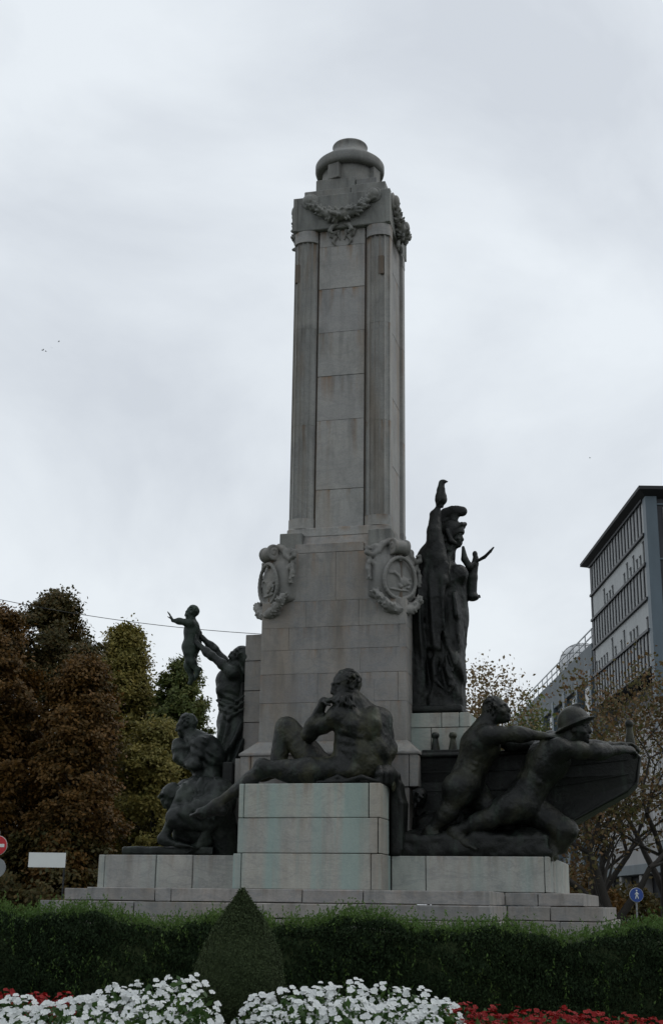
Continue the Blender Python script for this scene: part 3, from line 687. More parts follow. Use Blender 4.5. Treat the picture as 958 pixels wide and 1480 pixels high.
for q in range(26): bq = P(487 + rng.uniform(0, 24), 1008 + rng.uniform(-4, 5), -2.10 + rng.uniform(-.03, .05)); C.tube([bq, bq + V3(rng.uniform(-.03, .03), -.01, -.06), bq + V3(rng.uniform(-.04, .06), 0, -.12)], [.016, .02, .008], .003)
hand(C, wL, P(488, 1010, -2.06) - wL, V3(.25, .2, -1), s, .62, -1)
hand(C, wR, V3(.5, .1, -1), V3(-1, 0, 0), s, .2, 1)
leg(C, hL, kL, aL, s, fat=1.05); leg(C, P(470, 1112, -1.65), kR, aR, s * 1.05, fat=1.0); C.cone(P(418, 1054, -1.6), P(452, 1104, -1.64), .15, .17, .05); C.cone(P(410, 1060, -1.6), P(401, 1108, -1.62), .125, .11, .03)
C.ell(P(378, 1104, -2.03), (.09, .07, .07), None, .04); C.ell(P(350, 1140, -2.02), (.16, .11, .085), (V3(1, 0, .75), V3(0, 1, 0), V3(-.75, 0, 1)), .05)
C.ell(P(440, 1118, -1.98), (.36, .15, .15), None, .06)
foot(C, aL, tL, V3(-.1, 0, 1), s); foot(C, aR, aR + V3(-.25, 0, -.05), V3(0, 0, 1), s)
brushed(C, lo, hi, .005, 26); brushed(C, lo, hi, .0035, 63)
C.mesh('body', 'bronze', st)
C = Clay(P(465, 1136, -2.2) - V3(.1, .05, 1.0), P(580, 1085, -1.3) + V3(.2, .1, .1), .0165)
C.ell(P(500, 1133, -1.85) + V3(0, 0, .0), (.55, .34, .05), None, .04); C.ell(P(555, 1120, -1.75), (.16, .25, .14), None, .06)
for i, (x, v) in enumerate(((548, -2.12), (556, -1.98), (562, -1.84), (566, -1.7), (570, -1.55))):
    top = P(548 + 2 * i, 1110 + 2 * i, v + .08); C.tube([top, P(x + 2, 1122, v), P(x + 8, 1146, v + .12), P(x + 8, 1185, v + .18)] if v > -1.75 else [top, P(x, 1118, v), P(x + 1, 1130, v)], [.05, .055, .05, .045] if v > -1.75 else [.04, .045, .035], .035)
C.boxx((.98, -1.48, 2.62), (.075, .17, .46), None, .05, .04)
for i in range(5): C.tube([(1.0, -1.62 + .07 * i, 3.0), (1.06, -1.62 + .07 * i, 2.8), (1.05, -1.6 + .06 * i, 2.25)], [.04, .035, .03], .02)
for x0, x1, v in ((472, 505, -2.12), (500, 545, -2.16)): C.tube([P(x0, 1128, v), P((x0 + x1) / 2, 1123, v - .02), P(x1, 1129, v)], [.022, .03, .022], .02)
C.mesh('drapery', 'bronze_dark', st)

# ---- goddess on the right flank
gd = tag(mroot('goddess_statue', (1.4, -.12, 4.06)), 'dark bronze helmeted goddess in long robe raising a figurine, on the high flank plinth', 'statue')
s = 1.5; vc = -.12
hc = P(654, 776, -.14); sR, sL = P(634, 812, -.40), P(652, 824, .12); hR, hL = P(645, 900, -.30), P(650, 900, .05)
C = Clay(P(588, 1040, -.7) - V3(.05, .1, .02), P(690, 720, .4) + V3(.05, .25, .15), .0165)
torso(C, sL, sR, hL, hR, s, 0, 1); nb, nt_ = P(645, 810, -.14), P(651, 793, -.14); trap(C, nb, nt_, sL, sR, s)
headm(C, hc, V3(1, -.12, -.02), V3(0, 0, 1), s * .95, 0)
C.ell(P(663, 830, -.28), (.13, .13, .14), None, .1); C.ell(P(667, 832, .0), (.13, .13, .14), None, .1)     # breastplate
eR, wR = P(627, 768, -.44), P(633, 735, -.40); C.cone(sR, eR, .13, .10, .06); arm(C, sR, eR, wR, s); C.cone(P(628, 806, -.36), P(628, 745, -.36), .13, .075, .08)
hand(C, wR, V3(.1, 0, 1), V3(1, 0, .1), s, .75, -1)
eL = P(664, 858, .16); wL = P(676, 864, .05); arm(C, sL, eL, wL, s); hand(C, wL, V3(1, -.1, .05), V3(0, 0, 1), s, .3, 1)
# kilted cuirass and long skirt
C.cone(P(650, 845, -.12), P(648, 890, -.12), .24, .27, .06, flat=V3(0, 1, 0), f=1.15)
for i in range(11):
    t = i / 10; v = -.45 + .6 * t; C.tube([P(663 - 26 * (abs(t - .35)), 858, v), P(667 - 26 * abs(t - .35), 888, v - .01)], [.03, .04], .012)
C.cone(P(647, 890, -.12), P(640, 1022, -.12), .26, .31, .08, flat=V3(0, 1, 0), f=1.25)
C.cone(P(655, 900, -.25), P(655, 965, -.38), .17, .14, .06); C.cone(P(655, 965, -.38), P(648, 1015, -.34), .14, .13, .05)      # forward knee under cloth
for i in range(9):
    t = i / 8; C.tube([P(640 + 27 * t, 895, -.42 + .1 * t), P(628 + 36 * t, 950, -.50 + .12 * t), P(622 + 44 * t, 1024, -.50 + .16 * t)], [.03, .034, .036], .014)
for q in range(5): C.tube([P(632 + 4 * q, 985 - 12 * q, -.52), P(648 + 2 * q, 1000 - 10 * q, -.56), P(662, 975 - 14 * q, -.48)], [.018, .026, .014], .014)
C.cone(P(660, 905, .15), P(664, 1024, .15), .1, .09, .05); foot(C, P(640, 1018, -.42), P(668, 1021, -.46), V3(0, 0, 1), s)
# cloak hanging from both shoulders against the pedestal
C.cone(P(618, 812, -.2), P(606, 1020, -.2), .17, .22, .08, flat=V3(0, 1, 0), f=1.6); C.cone(P(622, 800, -.30), P(640, 840, -.45), .15, .1, .07)
for i in range(9):
    t = i / 8; x0 = 612 + 30 * t; C.tube([P(x0 + 4, 812 + 4 * t, -.46), P(x0 - 6, 862, -.52), P(x0 - 11 + 4 * t, 930 + 6 * t, -.50), P(x0 - 12 + 2 * t, 1022 if t < .5 else 960 - 40 * t, -.46)], [.035, .045, .045, .03], .016)
C.boxx(P(601, 950, -.12), (.13, .42, 1.0), None, .04, .06)
C.boxx(P(632, 1031, -.12), (.40, .46, .045), None, .02, .01)
C.ripple(P(612, 910, -.40), .95, .026, lambda x, y, z: np.sin(34 * x + 9 * y + 1.6 * np.sin(1.5 * z + .6)) + .25 * np.sin(75 * x + 2 * np.sin(2.1 * z)))
C.ripple(P(650, 965, -.40), .62, .022, lambda x, y, z: np.sin(28 * x + 9 * z + 1.6 * np.sin(2.4 * z + 4 * x)) + .25 * np.sin(60 * x + 8 * z))
brushed(C, C.lo, C.lo + C.h * C.n, .006, 22); brushed(C, C.lo, C.lo + C.h * C.n, .0035, 55)
C.mesh('body', 'bronze_dark', gd)
# helmet with tall crest
C = Clay(hc - V3(.34, .3, .28), hc + V3(.32, .3, .46), .013)
C.ell(hc + V3(-.02, 0, .07), (.19, .155, .185), None, .02); C.ell(hc + V3(.13, 0, -.12), (.14, .2, .17), None, .01, 'cut')
C.tube([hc + V3(.05, -.12, .1), hc + V3(.14, -.08, .16), hc + V3(.175, 0, .18), hc + V3(.14, .08, .16), hc + V3(.05, .12, .1)], .03, .015)
C.tube([hc + V3(-.06, -.15, .05), hc + V3(.0, -.15, -.10), hc + V3(.05, -.13, -.13)], [.035, .04, .03], .015)
crest = [hc + V3(.14 - .04 * 0, 0, .37), hc + V3(.02, 0, .40), hc + V3(-.10, 0, .36), hc + V3(-.20, 0, .25), hc + V3(-.25, 0, .08), hc + V3(-.24, 0, -.1)]
for a, b in zip(crest, crest[1:]): C.cone(a, b, .075, .075, .015, flat=V3(0, 1, 0), f=.6)
C.cone(hc + V3(.0, 0, .24), hc + V3(.06, 0, .36), .07, .06, .03, flat=V3(0, 1, 0), f=.5); C.cone(hc + V3(-.12, 0, .2), hc + V3(-.16, 0, .28), .09, .06, .03, flat=V3(0, 1, 0), f=.5)
C.tube([hc + V3(-.2, -.1, -.02), hc + V3(-.22, -.06, -.2), hc + V3(-.16, -.06, -.32)], [.06, .05, .03], .02)
C.ell(hc + V3(-.09, -.02, -.17), (.12, .12, .15), None, .03); lumps(C, [hc + V3(-.1, -.08, -.06), hc + V3(-.08, -.09, -.26)], lambda t: .07, 40, .028, .006, 8); C.mesh('helmet', 'bronze_dark', gd)
# figurine in the raised hand
f0 = P(637, 722, -.40); C = Clay(f0 - V3(.16, .16, .12), f0 + V3(.16, .16, .36), .011)
C.cone(f0 - V3(.02, 0, .1), f0 + V3(-.01, 0, .0), .055, .07, .02); C.cone(f0 + V3(0, 0, .0), f0 + V3(0, 0, .035), .088, .082, .012)
C.cone(f0 + V3(.0, 0, .05), f0 + V3(.0, 0, .14), .075, .058, .02); C.cone(f0 + V3(.0, 0, .14), f0 + V3(.01, 0, .23), .056, .045, .02)
C.ell(f0 + V3(.03, 0, .265), (.055, .04, .032), None, .02); C.cone(f0 + V3(.05, 0, .265), f0 + V3(.095, 0, .262), .022, .012, .01); C.cone(f0 + V3(.03, -.05, .07), f0 + V3(.05, -.04, .15), .028, .02, .012)
C.mesh('figurine', 'bronze_dark', gd)
# winged victory on the left hand
w0 = P(682, 866, -.02); C = Clay(w0 - V3(.25, .22, .12), w0 + V3(.42, .25, .86), .011)
A_ = lambda x, y, v=-.02: P(x, y, v)
C.ell(A_(682, 863), (.10, .09, .06), None, .02); C.cone(A_(681, 858), A_(682, 835), .075, .075, .03); C.cone(A_(682, 835), A_(686, 815), .07, .05, .03); C.cone(A_(686, 815), A_(687, 806), .05, .04, .02)
C.ell(A_(686, 801), (.038, .04, .05), None, .012); C.tube([A_(676, 855), A_(674, 835), A_(681, 818)], [.03, .02, .02], .02)
for v in (-.08, .05): C.tube([A_(685, 815, v), A_(678, 819, v - .02), A_(671, 808, v - .04), A_(669, 791, v - .05)], [.03, .05, .05, .022], .015)
C.tube([A_(689, 811, -.06), A_(700, 804, -.08), A_(708, 797, -.08), A_(713, 791, -.08)], [.022, .018, .022, .012], .008); C.tube([A_(689, 811, .04), A_(700, 806, .06), A_(709, 797, .05)], [.022, .018, .014], .008)
C.mesh('victory_figurine', 'bronze_dark', gd)

# ---- left group: woman lifting a child, two crouching figures
lg = tag(mroot('family_group_statue', (-2.0, -1.0, 2.17)), 'bronze group of a woman holding up a child above two crouching figures', 'statue')
C = Clay(P(170, 1240, -1.5) - V3(.05, .05, .03), P(360, 1222, .3) + V3(.05, .2, .12), .018)
C.boxx(((P(176, 1230, -1.46)[0] - 1.25) / 2, -.62, 2.225), ((-1.25 - P(176, 1230, -1.46)[0]) / 2, .84, .052), None, .02, .02); brushed(C, C.lo, C.lo + C.h * C.n, .006, 14)
C.mesh('base', 'bronze_green', lg)
block('back_slab', -1.50, -1.36, -.62, .32, 2.27, 4.55, 'bronze_dark', lg, bev=.02, gap=0); block('back_slab', -1.50, -1.335, -1.05, -.62, 2.27, 3.4, 'bronze_dark', lg, bev=.02, gap=0)
s = 1.35
hc = P(345, 949, -.5); sL, sR = P(337, 972, -.72), P(336, 970, -.28); hL, hR = P(336, 1052, -.62), P(338, 1052, -.35)
C = Clay(P(282, 1235, -.5) - V3(.1, .5, 0), P(358, 925, -.5) + V3(.12, .55, .12), .015)
torso(C, sL, sR, hL, hR, s, 0, 1); nb, nt_ = P(342, 972, -.5), P(345, 960, -.5); trap(C, nb, nt_, sL, sR, s)
headm(C, hc, V3(-1, -.05, .35), V3(.3, 0, 1), s, .016); C.ell(hc + V3(.12, 0, -.02), (.12, .12, .15), None, .03); C.cone(hc + V3(.15, -.04, -.05), P(353, 972, -.52), .07, .04, .03)
for v in (-.64, -.36): C.ell(P(321, 998, v), (.085, .085, .085), None, .04)
C.cone(P(332, 985, -.5), P(336, 1040, -.5), .20, .17, .06)
eL, wL = P(306, 948, -.68), P(284, 929, -.6); eR, wR = P(310, 939, -.34), P(292, 921, -.40)
arm(C, sL, eL, wL, s); arm(C, sR, eR, wR, s); hand(C, wL, V3(-.8, .1, .5), V3(.2, 1, .2), s, .3, -1); hand(C, wR, V3(-.8, -.1, .5), V3(.2, -1, .2), s, .3, 1)
C.cone(P(336, 1045, -.5), P(334, 1120, -.52), .21, .24, .08); C.cone(P(334, 1120, -.52), P(332, 1228, -.55), .24, .30, .06)
for q in range(3): C.tube([P(314 + 2 * q, 1012 + 7 * q, -.66), P(330, 1024 + 7 * q, -.73), P(352, 1006 + 9 * q, -.68)], [.02, .03, .02], .03)
for q in range(3): C.tube([P(350, 1046 + 24 * q, -.66), P(336, 1078 + 24 * q, -.76), P(318, 1098 + 24 * q, -.72)], [.022, .034, .02], .04)
C.cone(P(350, 985, -.45), P(352, 1225, -.45), .10, .16, .05)
C.ripple(P(335, 1095, -.70), .75, .020, lambda x, y, z: np.sin(40 * x - 15 * z + 2.0 * np.sin(5 * x + 2 * z)) + .4 * np.sin(75 * x - 20 * z))
C.ripple(P(332, 1016, -.70), .22, .014, lambda x, y, z: np.sin(22 * x + 60 * z + 9 * x * x))
brushed(C, C.lo, C.lo + C.h * C.n, .006, 22); brushed(C, C.lo, C.lo + C.h * C.n, .0035, 55)
C.mesh('woman_figure', 'bronze_green', lg)
# child
s = .82; hc = P(278, 886, -.52); sL, sR = P(275, 901, -.62), P(281, 902, -.42); hL, hR = P(274, 936, -.57), P(278, 936, -.45)
C = Clay(P(240, 990, -.52) - V3(.04, .3, 0), P(294, 872, -.52) + V3(.05, .3, .05), .0105)
torso(C, sL, sR, hL, hR, s, 0, 0, 1.15); trap(C, P(278, 900, -.52), P(278, 893, -.52), sL, sR, s); headm(C, hc, V3(-1, -.1, .0), V3(0, 0, 1), s * 1.2, .016)
eA, wA = P(261, 898, -.64), P(250, 897, -.64); arm(C, sL, eA, wA, s * 1.15); hand(C, wA, V3(-.5, 0, .9), V3(-.8, 0, -.2), s * 1.05, .05, 1)
eB, wB = P(288, 915, -.40), P(290, 930, -.4); arm(C, sR, eB, wB, s)
kA, aA = P(275, 955, -.58), P(285, 968, -.56); kB, aB = P(273, 962, -.46), P(277, 979, -.46)
leg(C, hL, kA, aA, s * 1.25); leg(C, hR, kB, aB, s * 1.3); C.ell(P(277, 934, -.52), (.13, .12, .12), None, .05)
foot(C, aA, aA + V3(-.05, 0, -.1), V3(-.9, 0, .4), s * .9); foot(C, aB, aB + V3(-.06, 0, -.08), V3(-.9, 0, .4), s * .9)
C.mesh('child_figure', 'bronze_child', lg)
# man hugging a bundle
s = 1.42; hc = P(270, 1049, -.86); sL, sR = P(288, 1076, -1.12), P(284, 1073, -.62); hL, hR = P(302, 1128, -1.0), P(304, 1128, -.72)
C = Clay(P(240, 1235, -.86) - V3(.05, .6, 0), P(320, 1028, -.86) + V3(.12, .5, .06), .016)
torso(C, sL, sR, hL, hR, s, .0); trap(C, P(284, 1072, -.87), P(275, 1062, -.87), sL, sR, s); C.cone(P(284, 1070, -.87), P(300, 1078, -.87), .14, .16, .08); C.ell(P(298, 1096, -.9), (.26, .26, .28), None, .08)
headm(C, hc, V3(-1, -.1, -.12), V3(0, 0, 1), s, .014)
eL, wL = P(283, 1106, -1.2), P(264, 1100, -1.08); arm(C, sL, eL, wL, s * 1.1); hand(C, wL, V3(-.7, .4, .3), V3(.2, 1, 0), s, .4, -1); eR, wR = P(272, 1104, -.55), P(260, 1095, -.7); arm(C, sR, eR, wR, s)
C.ell(P(264, 1088, -.92), (.14, .17, .18), None, .03); C.ell(P(258, 1078, -.95), (.09, .10, .11), None, .03)
C.cone(hL, P(268, 1140, -1.05), .14, .11, .06); C.cone(P(268, 1140, -1.05), P(280, 1225, -.9), .11, .09, .05); C.cone(hR, P(272, 1145, -.65), .14, .11, .06); C.cone(P(272, 1145, -.65), P(285, 1225, -.65), .11, .09, .05); C.ell(P(303, 1150, -.85), (.2, .3, .35), None, .08)
C.ripple(P(298, 1092, -1.1), .45, .015, lambda x, y, z: np.sin(34 * x + 30 * z + 2 * np.sin(9 * z + 4 * x)) * np.sin(9 * x - 12 * z + 1))
C.ripple(P(264, 1090, -1.05), .25, .012, lambda x, y, z: np.sin(40 * z - 22 * x + 2 * np.sin(11 * x)))
C.cone(P(280, 1066, -1.05), P(292, 1071, -1.12), .03, .03, .02)
brushed(C, C.lo, C.lo + C.h * C.n, .008, 22); brushed(C, C.lo, C.lo + C.h * C.n, .004, 55)
C.mesh('man_with_bundle_figure', 'bronze_green', lg)
# bent kneeling figure
s = 1.5; hL, hR = P(316, 1162, -1.34), P(320, 1156, -1.02); sL, sR = P(266, 1152, -1.40), P(272, 1148, -.98)
C = Clay(P(224, 1240, -1.2) - V3(.06, .5, 0), P(338, 1112, -1.2) + V3(.12, .5, .06), .015)
torso(C, sL, sR, hL, hR, s, .0); C.ell(P(296, 1146, -1.2), (.36, .24, .22), None, .08); C.ell(P(316, 1150, -1.25), (.22, .24, .24), None, .06)
hc = P(248, 1152, -1.22); headm(C, hc, V3(-.75, -.1, -.65), V3(-.6, 0, .75), s, .0); C.ell(hc + V3(.02, 0, .06), (.13, .13, .12), None, .03); C.tube([hc + V3(-.1, -.12, .02), hc + V3(-.17, 0, .0), hc + V3(-.1, .12, .02)], .025, .02); C.cone(hc + V3(.06, 0, 0), (sL + sR) / 2, .1, .1, .05)
kL, aL = P(254, 1184, -1.46), P(304, 1193, -1.48); leg(C, hL, kL, aL, s * 1.12, fat=1.1); kR, aR = P(262, 1206, -1.05), P(310, 1222, -1.05); leg(C, hR, kR, aR, s * 1.1)
eL, wL = P(236, 1213, -1.46), P(256, 1221, -1.5); arm(C, sL, eL, wL, s); C.cone(sL, P(250, 1180, -1.43), .1, .08, .05); hand(C, wL, V3(1, 0, -.06), V3(0, 0, -1), s, .12, 1)
for q in range(7): C.tube([P(262 + 6 * q, 1160 - q, -1.50), P(272 + 6 * q, 1172, -1.54), P(262 + 8 * q, 1192 - 1 * q, -1.56)], [.012, .02, .012], .012)
for q in range(6): C.tube([P(264 + 9 * q, 1132 - 2 * q, -1.36), P(268 + 10 * q, 1146 - q, -1.44), P(276 + 8 * q, 1160, -1.45)], [.016, .024, .016], .014)
for q in range(3): C.tube([P(262, 1152 + 3 * q, -1.46), P(285, 1155 + 4 * q, -1.5), P(305, 1150 + 5 * q, -1.46)], [.018, .022, .016], .012)
C.cone(P(318, 1190, -1.2), P(325, 1228, -1.1), .22, .22, .05); C.cone(P(262, 1196, -1.2), P(300, 1206, -1.2), .13, .17, .05); C.cone(P(276, 1168, -1.38), P(312, 1176, -1.35), .17, .2, .06)
C.ripple(P(290, 1140, -1.4), .50, .016, lambda x, y, z: np.sin(30 * x - 26 * z + 2.4 * np.sin(7 * z + 6 * x)) * np.sin(8 * x + 10 * z + .5))
C.ripple(P(280, 1180, -1.5), .32, .016, lambda x, y, z: np.sin(44 * z + 20 * x + 2 * np.sin(9 * x)))
C.cone(P(312, 1166, -1.42), P(256, 1182, -1.52), .19, .15, .03); C.cone(P(256, 1184, -1.52), P(304, 1192, -1.46), .13, .085, .03); C.cone(P(304, 1192, -1.46), P(295, 1213, -1.42), .075, .06, .02)
C.tube([P(246, 1166, -1.58), P(272, 1158, -1.64), P(318, 1150, -1.6)], .03, .02, 'cut'); C.tube([P(266, 1190, -1.64), P(286, 1186, -1.70), P(312, 1184, -1.66)], .022, .02, 'cut')
C.ripple(P(276, 1178, -1.62), .34, .016, lambda x, y, z: np.sin(34 * z + 30 * x + 2 * np.sin(9 * x)) * np.sin(11 * x - 4 * z + .4))
foot(C, P(298, 1211, -1.40), P(286, 1217, -1.42), V3(0, 0, 1), 1.4)
brushed(C, C.lo, C.lo + C.h * C.n, .008, 22); brushed(C, C.lo, C.lo + C.h * C.n, .004, 55)
C.mesh('kneeling_figure', 'bronze_green', lg)

# ---- right group: two men pushing a boat
rg = tag(mroot('boat_group_statue', (2.0, -1.0, 2.17)), 'dark bronze group of two men, one helmeted, pushing a flat boat', 'statue')
C = Clay((.85, -1.75, 2.10), (3.2, .45, 2.75), .02)
C.boxx((1.90, -.70, 2.29), (.95, .84, .13), None, .04, .03)
rr_ = random.Random(4)
for q in range(34): C.ell((rr_.uniform(1.1, 2.8), rr_.uniform(-1.34, -.6), 2.38 + rr_.uniform(-.03, .06)), (rr_.uniform(.15, .3), rr_.uniform(.1, .2), rr_.uniform(.06, .13)), None, .05)
for q in range(40): C.ell((rr_.uniform(1.15, 2.6), rr_.uniform(-1.1, -.85), 2.3 + rr_.uniform(0, .32)), (rr_.uniform(.12, .24), rr_.uniform(.08, .14), rr_.uniform(.08, .18)), None, .05)
for q in range(46): C.ell((rr_.uniform(1.0, 2.78), rr_.uniform(-1.5, -1.42), 2.27 + rr_.uniform(-.04, .12)), (rr_.uniform(.08, .2), rr_.uniform(.05, .09), rr_.uniform(.05, .1)), None, .04)
brushed(C, C.lo, C.lo + C.h * C.n, .012, 15); brushed(C, C.lo, C.lo + C.h * C.n, .008, 34); C.mesh('rock_base', 'bronze_dark', rg)
# boat: flat bottomed pontoon with a raking bow
prof = [P(604, 1092, -.98)[[0, 2]], P(700, 1090, -.98)[[0, 2]], P(800, 1084, -.98)[[0, 2]], P(905, 1077, -.98)[[0, 2]], P(924, 1093, -.98)[[0, 2]], P(919, 1128, -.98)[[0, 2]], P(905, 1142, -.98)[[0, 2]], P(815, 1192, -.98)[[0, 2]], P(740, 1222, -.98)[[0, 2]], P(604, 1226, -.98)[[0, 2]]]
umax = max(q[0] for q in prof)
def hullv(u, side):
    t = max(0, (u - 2.6) / (umax - 2.6)); hw = .56 * (1 - .35 * t * t); return -.42 + side * hw
bm = bmesh.new(); o = off(rg)
A1 = [bm.verts.new((u - o[0], hullv(u, -1) - o[1], z - o[2])) for u, z in prof]; B1 = [bm.verts.new((u - o[0], hullv(u, 1) - o[1], z - o[2])) for u, z in prof]
n = len(prof); bm.faces.new(A1); bm.faces.new(B1[::-1])
for i in range(3): 
    fc = bm.faces.new((A1[i], B1[i], B1[i + 1], A1[i + 1]))
tops = [f_ for f_ in bm.faces][-3:]
for i in range(3, n): bm.faces.new((A1[i], B1[i], B1[(i + 1) % n], A1[(i + 1) % n]))
res = bmesh.ops.inset_region(bm, faces=tops, thickness=.06, depth=0)
bmesh.ops.translate(bm, verts=list({v for f_ in tops for v in f_.verts}), vec=(0, 0, -.35))
bmesh.ops.recalc_face_normals(bm, faces=bm.faces[:]); bm_obj('boat_hull', bm, 'bronze_dark', rg)
def rail_pts(side, dz, k0=0, k1=4): return [(u, hullv(u, side) + side * .012, z + dz) for u, z in prof[k0:k1]]
tubes('gunwale', [(rail_pts(-1, .0), [.035] * 4), (rail_pts(1, .0), [.035] * 4), ([(prof[3][0], hullv(prof[3][0], q), prof[3][1]) for q in (-1, -.3, .3, 1)], [.035] * 4)], 'bronze_dark', rg, 10)
for j, dz in enumerate((.22, .46)):
    tubes('rubbing_strake', [([(u, hullv(u, -1) - .006, z - dz * (1 if u < 3.2 else .75)) for u, z in prof[:4]], [.007] * 4)], 'bronze_dark', rg, 8)
tubes('stem_band', [([(u, hullv(u, -1) - .004, z) for u, z in prof[3:9]], [.022] * 6)], 'bronze_dark', rg, 8)
for x, y, v in ((629, 1087, -.80), (654.5, 1087, -.80), (910, 1074, -.55)):
    b = P(x, y, v); ht = .26 if x < 700 else .30
    lathe('mooring_post', [(.001, b[2] - .06), (.068, b[2] - .06), (.062, b[2] + .02), (.038, b[2] + ht * .62), (.036, b[2] + ht * .68), (.05, b[2] + ht * .74), (.056, b[2] + ht * .85), (.04, b[2] + ht * .97), (.001, b[2] + ht)], (b[0], b[1]), 'bronze', rg, 16)
block('thwart', P(612, 1088, -.8)[0], P(668, 1088, -.8)[0], -.95, -.6, P(640, 1088, -.8)[2] - .03, P(640, 1088, -.8)[2] + .025, 'bronze_dark', rg, bev=.01, gap=0)
C = Clay(P(596, 1170, -1.2) - V3(0, .12, 0), P(618, 1138, -1.2) + V3(.04, .25, 0), .012); C.ell(P(606, 1152, -1.18), (.10, .1, .12), None, .02); lumps(C, [P(604, 1146, -1.2), P(608, 1160, -1.2)], lambda t: .1, 26, .03, .008, 2); C.mesh('mask', 'bronze_dark', rg)
# first man
s = 1.62
hc = P(717, 1027, -1.26); sR, sL = P(704, 1063, -1.52), P(698, 1058, -1.02); hR, hL = P(668, 1134, -1.42), P(674, 1138, -1.12)
C = Clay(P(598, 1238, -1.3) - V3(.05, .5, 0), P(800, 1002, -1.3) + V3(.1, .5, .04), .0125)
c, h, ax, up, fw = torso(C, sL, sR, hL, hR, s, 1, fatten=1.12); trap(C, P(694, 1054, -1.27), P(707, 1040, -1.26), sL, sR, s); C.cone(P(695, 1058, -1.27), P(707, 1038, -1.27), .13, .11, .05)
C.ell(P(693, 1078, -1.28), (.29, .22, .25), (ax, up, fw), .07)
headm(C, hc, V3(.86, -.25, .28), V3(-.45, 0, .9), s, .006)
eR, wR = P(744, 1061, -1.56), P(785, 1064, -1.50); arm(C, sR, eR, wR, s * 1.2); hand(C, wR, V3(1, .1, -.05), V3(0, .3, -1), s, .15, 1)
eL, wL = P(738, 1076, -1.06), P(776, 1076, -1.12); arm(C, sL, eL, wL, s * 1.2); hand(C, wL, V3(1, 0, 0), V3(0, 0, -1), s, .2, -1)
C.ell(P(658, 1138, -1.48), (.17, .17, .17), None, .05)
kR, aR = P(650, 1172, -1.44), P(620, 1202, -1.42); leg(C, hR, kR, aR, s * 1.15, fat=1.05); foot(C, aR, aR + V3(.3, -.05, -.05), V3(0, 0, 1), s)
kL, aL = P(712, 1172, -1.2), P(692, 1206, -1.2); leg(C, hL, kL, aL, s * 1.15, fat=1.05); foot(C, aL, aL + V3(.3, -.1, 0), V3(0, 0, 1), s)
brushed(C, C.lo, C.lo + C.h * C.n, .006, 24); brushed(C, C.lo, C.lo + C.h * C.n, .0035, 61); C.mesh('bareheaded_man_figure', 'bronze_pair', rg)
# helmeted man
s = 1.68
hc = P(832, 1054, -1.3); sR, sL = P(808, 1082, -1.58), P(796, 1072, -1.04); hR, hL = P(748, 1160, -1.44), P(760, 1166, -1.14)
C = Clay(P(630, 1245, -1.3) - V3(.05, .5, 0), P(926, 1015, -1.3) + V3(.1, .55, .04), .0125)
c, h, ax, up, fw = torso(C, sL, sR, hL, hR, s, 1, fatten=1.14); trap(C, P(808, 1076, -1.3), P(822, 1064, -1.3), sL, sR, s); C.cone(P(802, 1080, -1.3), P(822, 1062, -1.3), .13, .1, .05)
C.ell(P(791, 1100, -1.33), (.30, .27, .26), (ax, up, fw), .07)
headm(C, hc, V3(1, -.16, .14), V3(-.2, 0, 1), s, 0)
eR, wR = P(862, 1087, -1.52), P(897, 1084, -1.22); arm(C, sR, eR, wR, s * 1.2); hand(C, wR, V3(.9, .5, .1), V3(-.2, .6, -.7), s, .75, 1)
eL, wL = P(850, 1082, -.98), P(896, 1078, -.8); arm(C, sL, eL, wL, s * 1.2); hand(C, wL, V3(1, -.1, .1), V3(0, 0, -1), s, .7, -1)
C.ell(P(744, 1164, -1.5), (.18, .17, .18), None, .05)
kR, aR = P(706, 1184, -1.48), P(655, 1203, -1.46); leg(C, hR, kR, aR, s * 1.15, fat=1.05); foot(C, aR, aR + V3(.28, -.08, -.1), V3(0, 0, 1), s)
kL, aL = P(818, 1200, -1.36), P(802, 1212, -1.3); leg(C, hL, kL, aL, s, fat=1.1); foot(C, aL, aL + V3(.05, -.1, -.25), V3(.9, 0, .3), s)
C.cone(hL, kL, .20, .14, .05); C.cone(kL, P(808, 1224, -1.3), .13, .10, .04)
brushed(C, C.lo, C.lo + C.h * C.n, .006, 24); brushed(C, C.lo, C.lo + C.h * C.n, .0035, 61); C.mesh('helmeted_man_figure', 'bronze_pair', rg)
C = Clay(hc - V3(.36, .36, .16), hc + V3(.36, .36, .36), .0125)
A3 = (V3(1, 0, .42), V3(0, 1, 0), V3(-.42, 0, 1))
C.ell(hc + V3(-.03, 0, .085), (.205, .175, .205), A3, .02); C.ell(hc + V3(0, 0, -.14), (.35, .3, .17), A3, .01, 'cut')
C.ell(hc + V3(-.02, 0, .045), (.285, .235, .03), A3, .03); C.ell(hc + V3(-.03, 0, .27), (.12, .022, .04), A3, .02); C.ell(hc + V3(.0, 0, -.06), (.16, .14, .1), A3, .01, 'cut')
C.mesh('helmet', 'bronze_pair', rg)

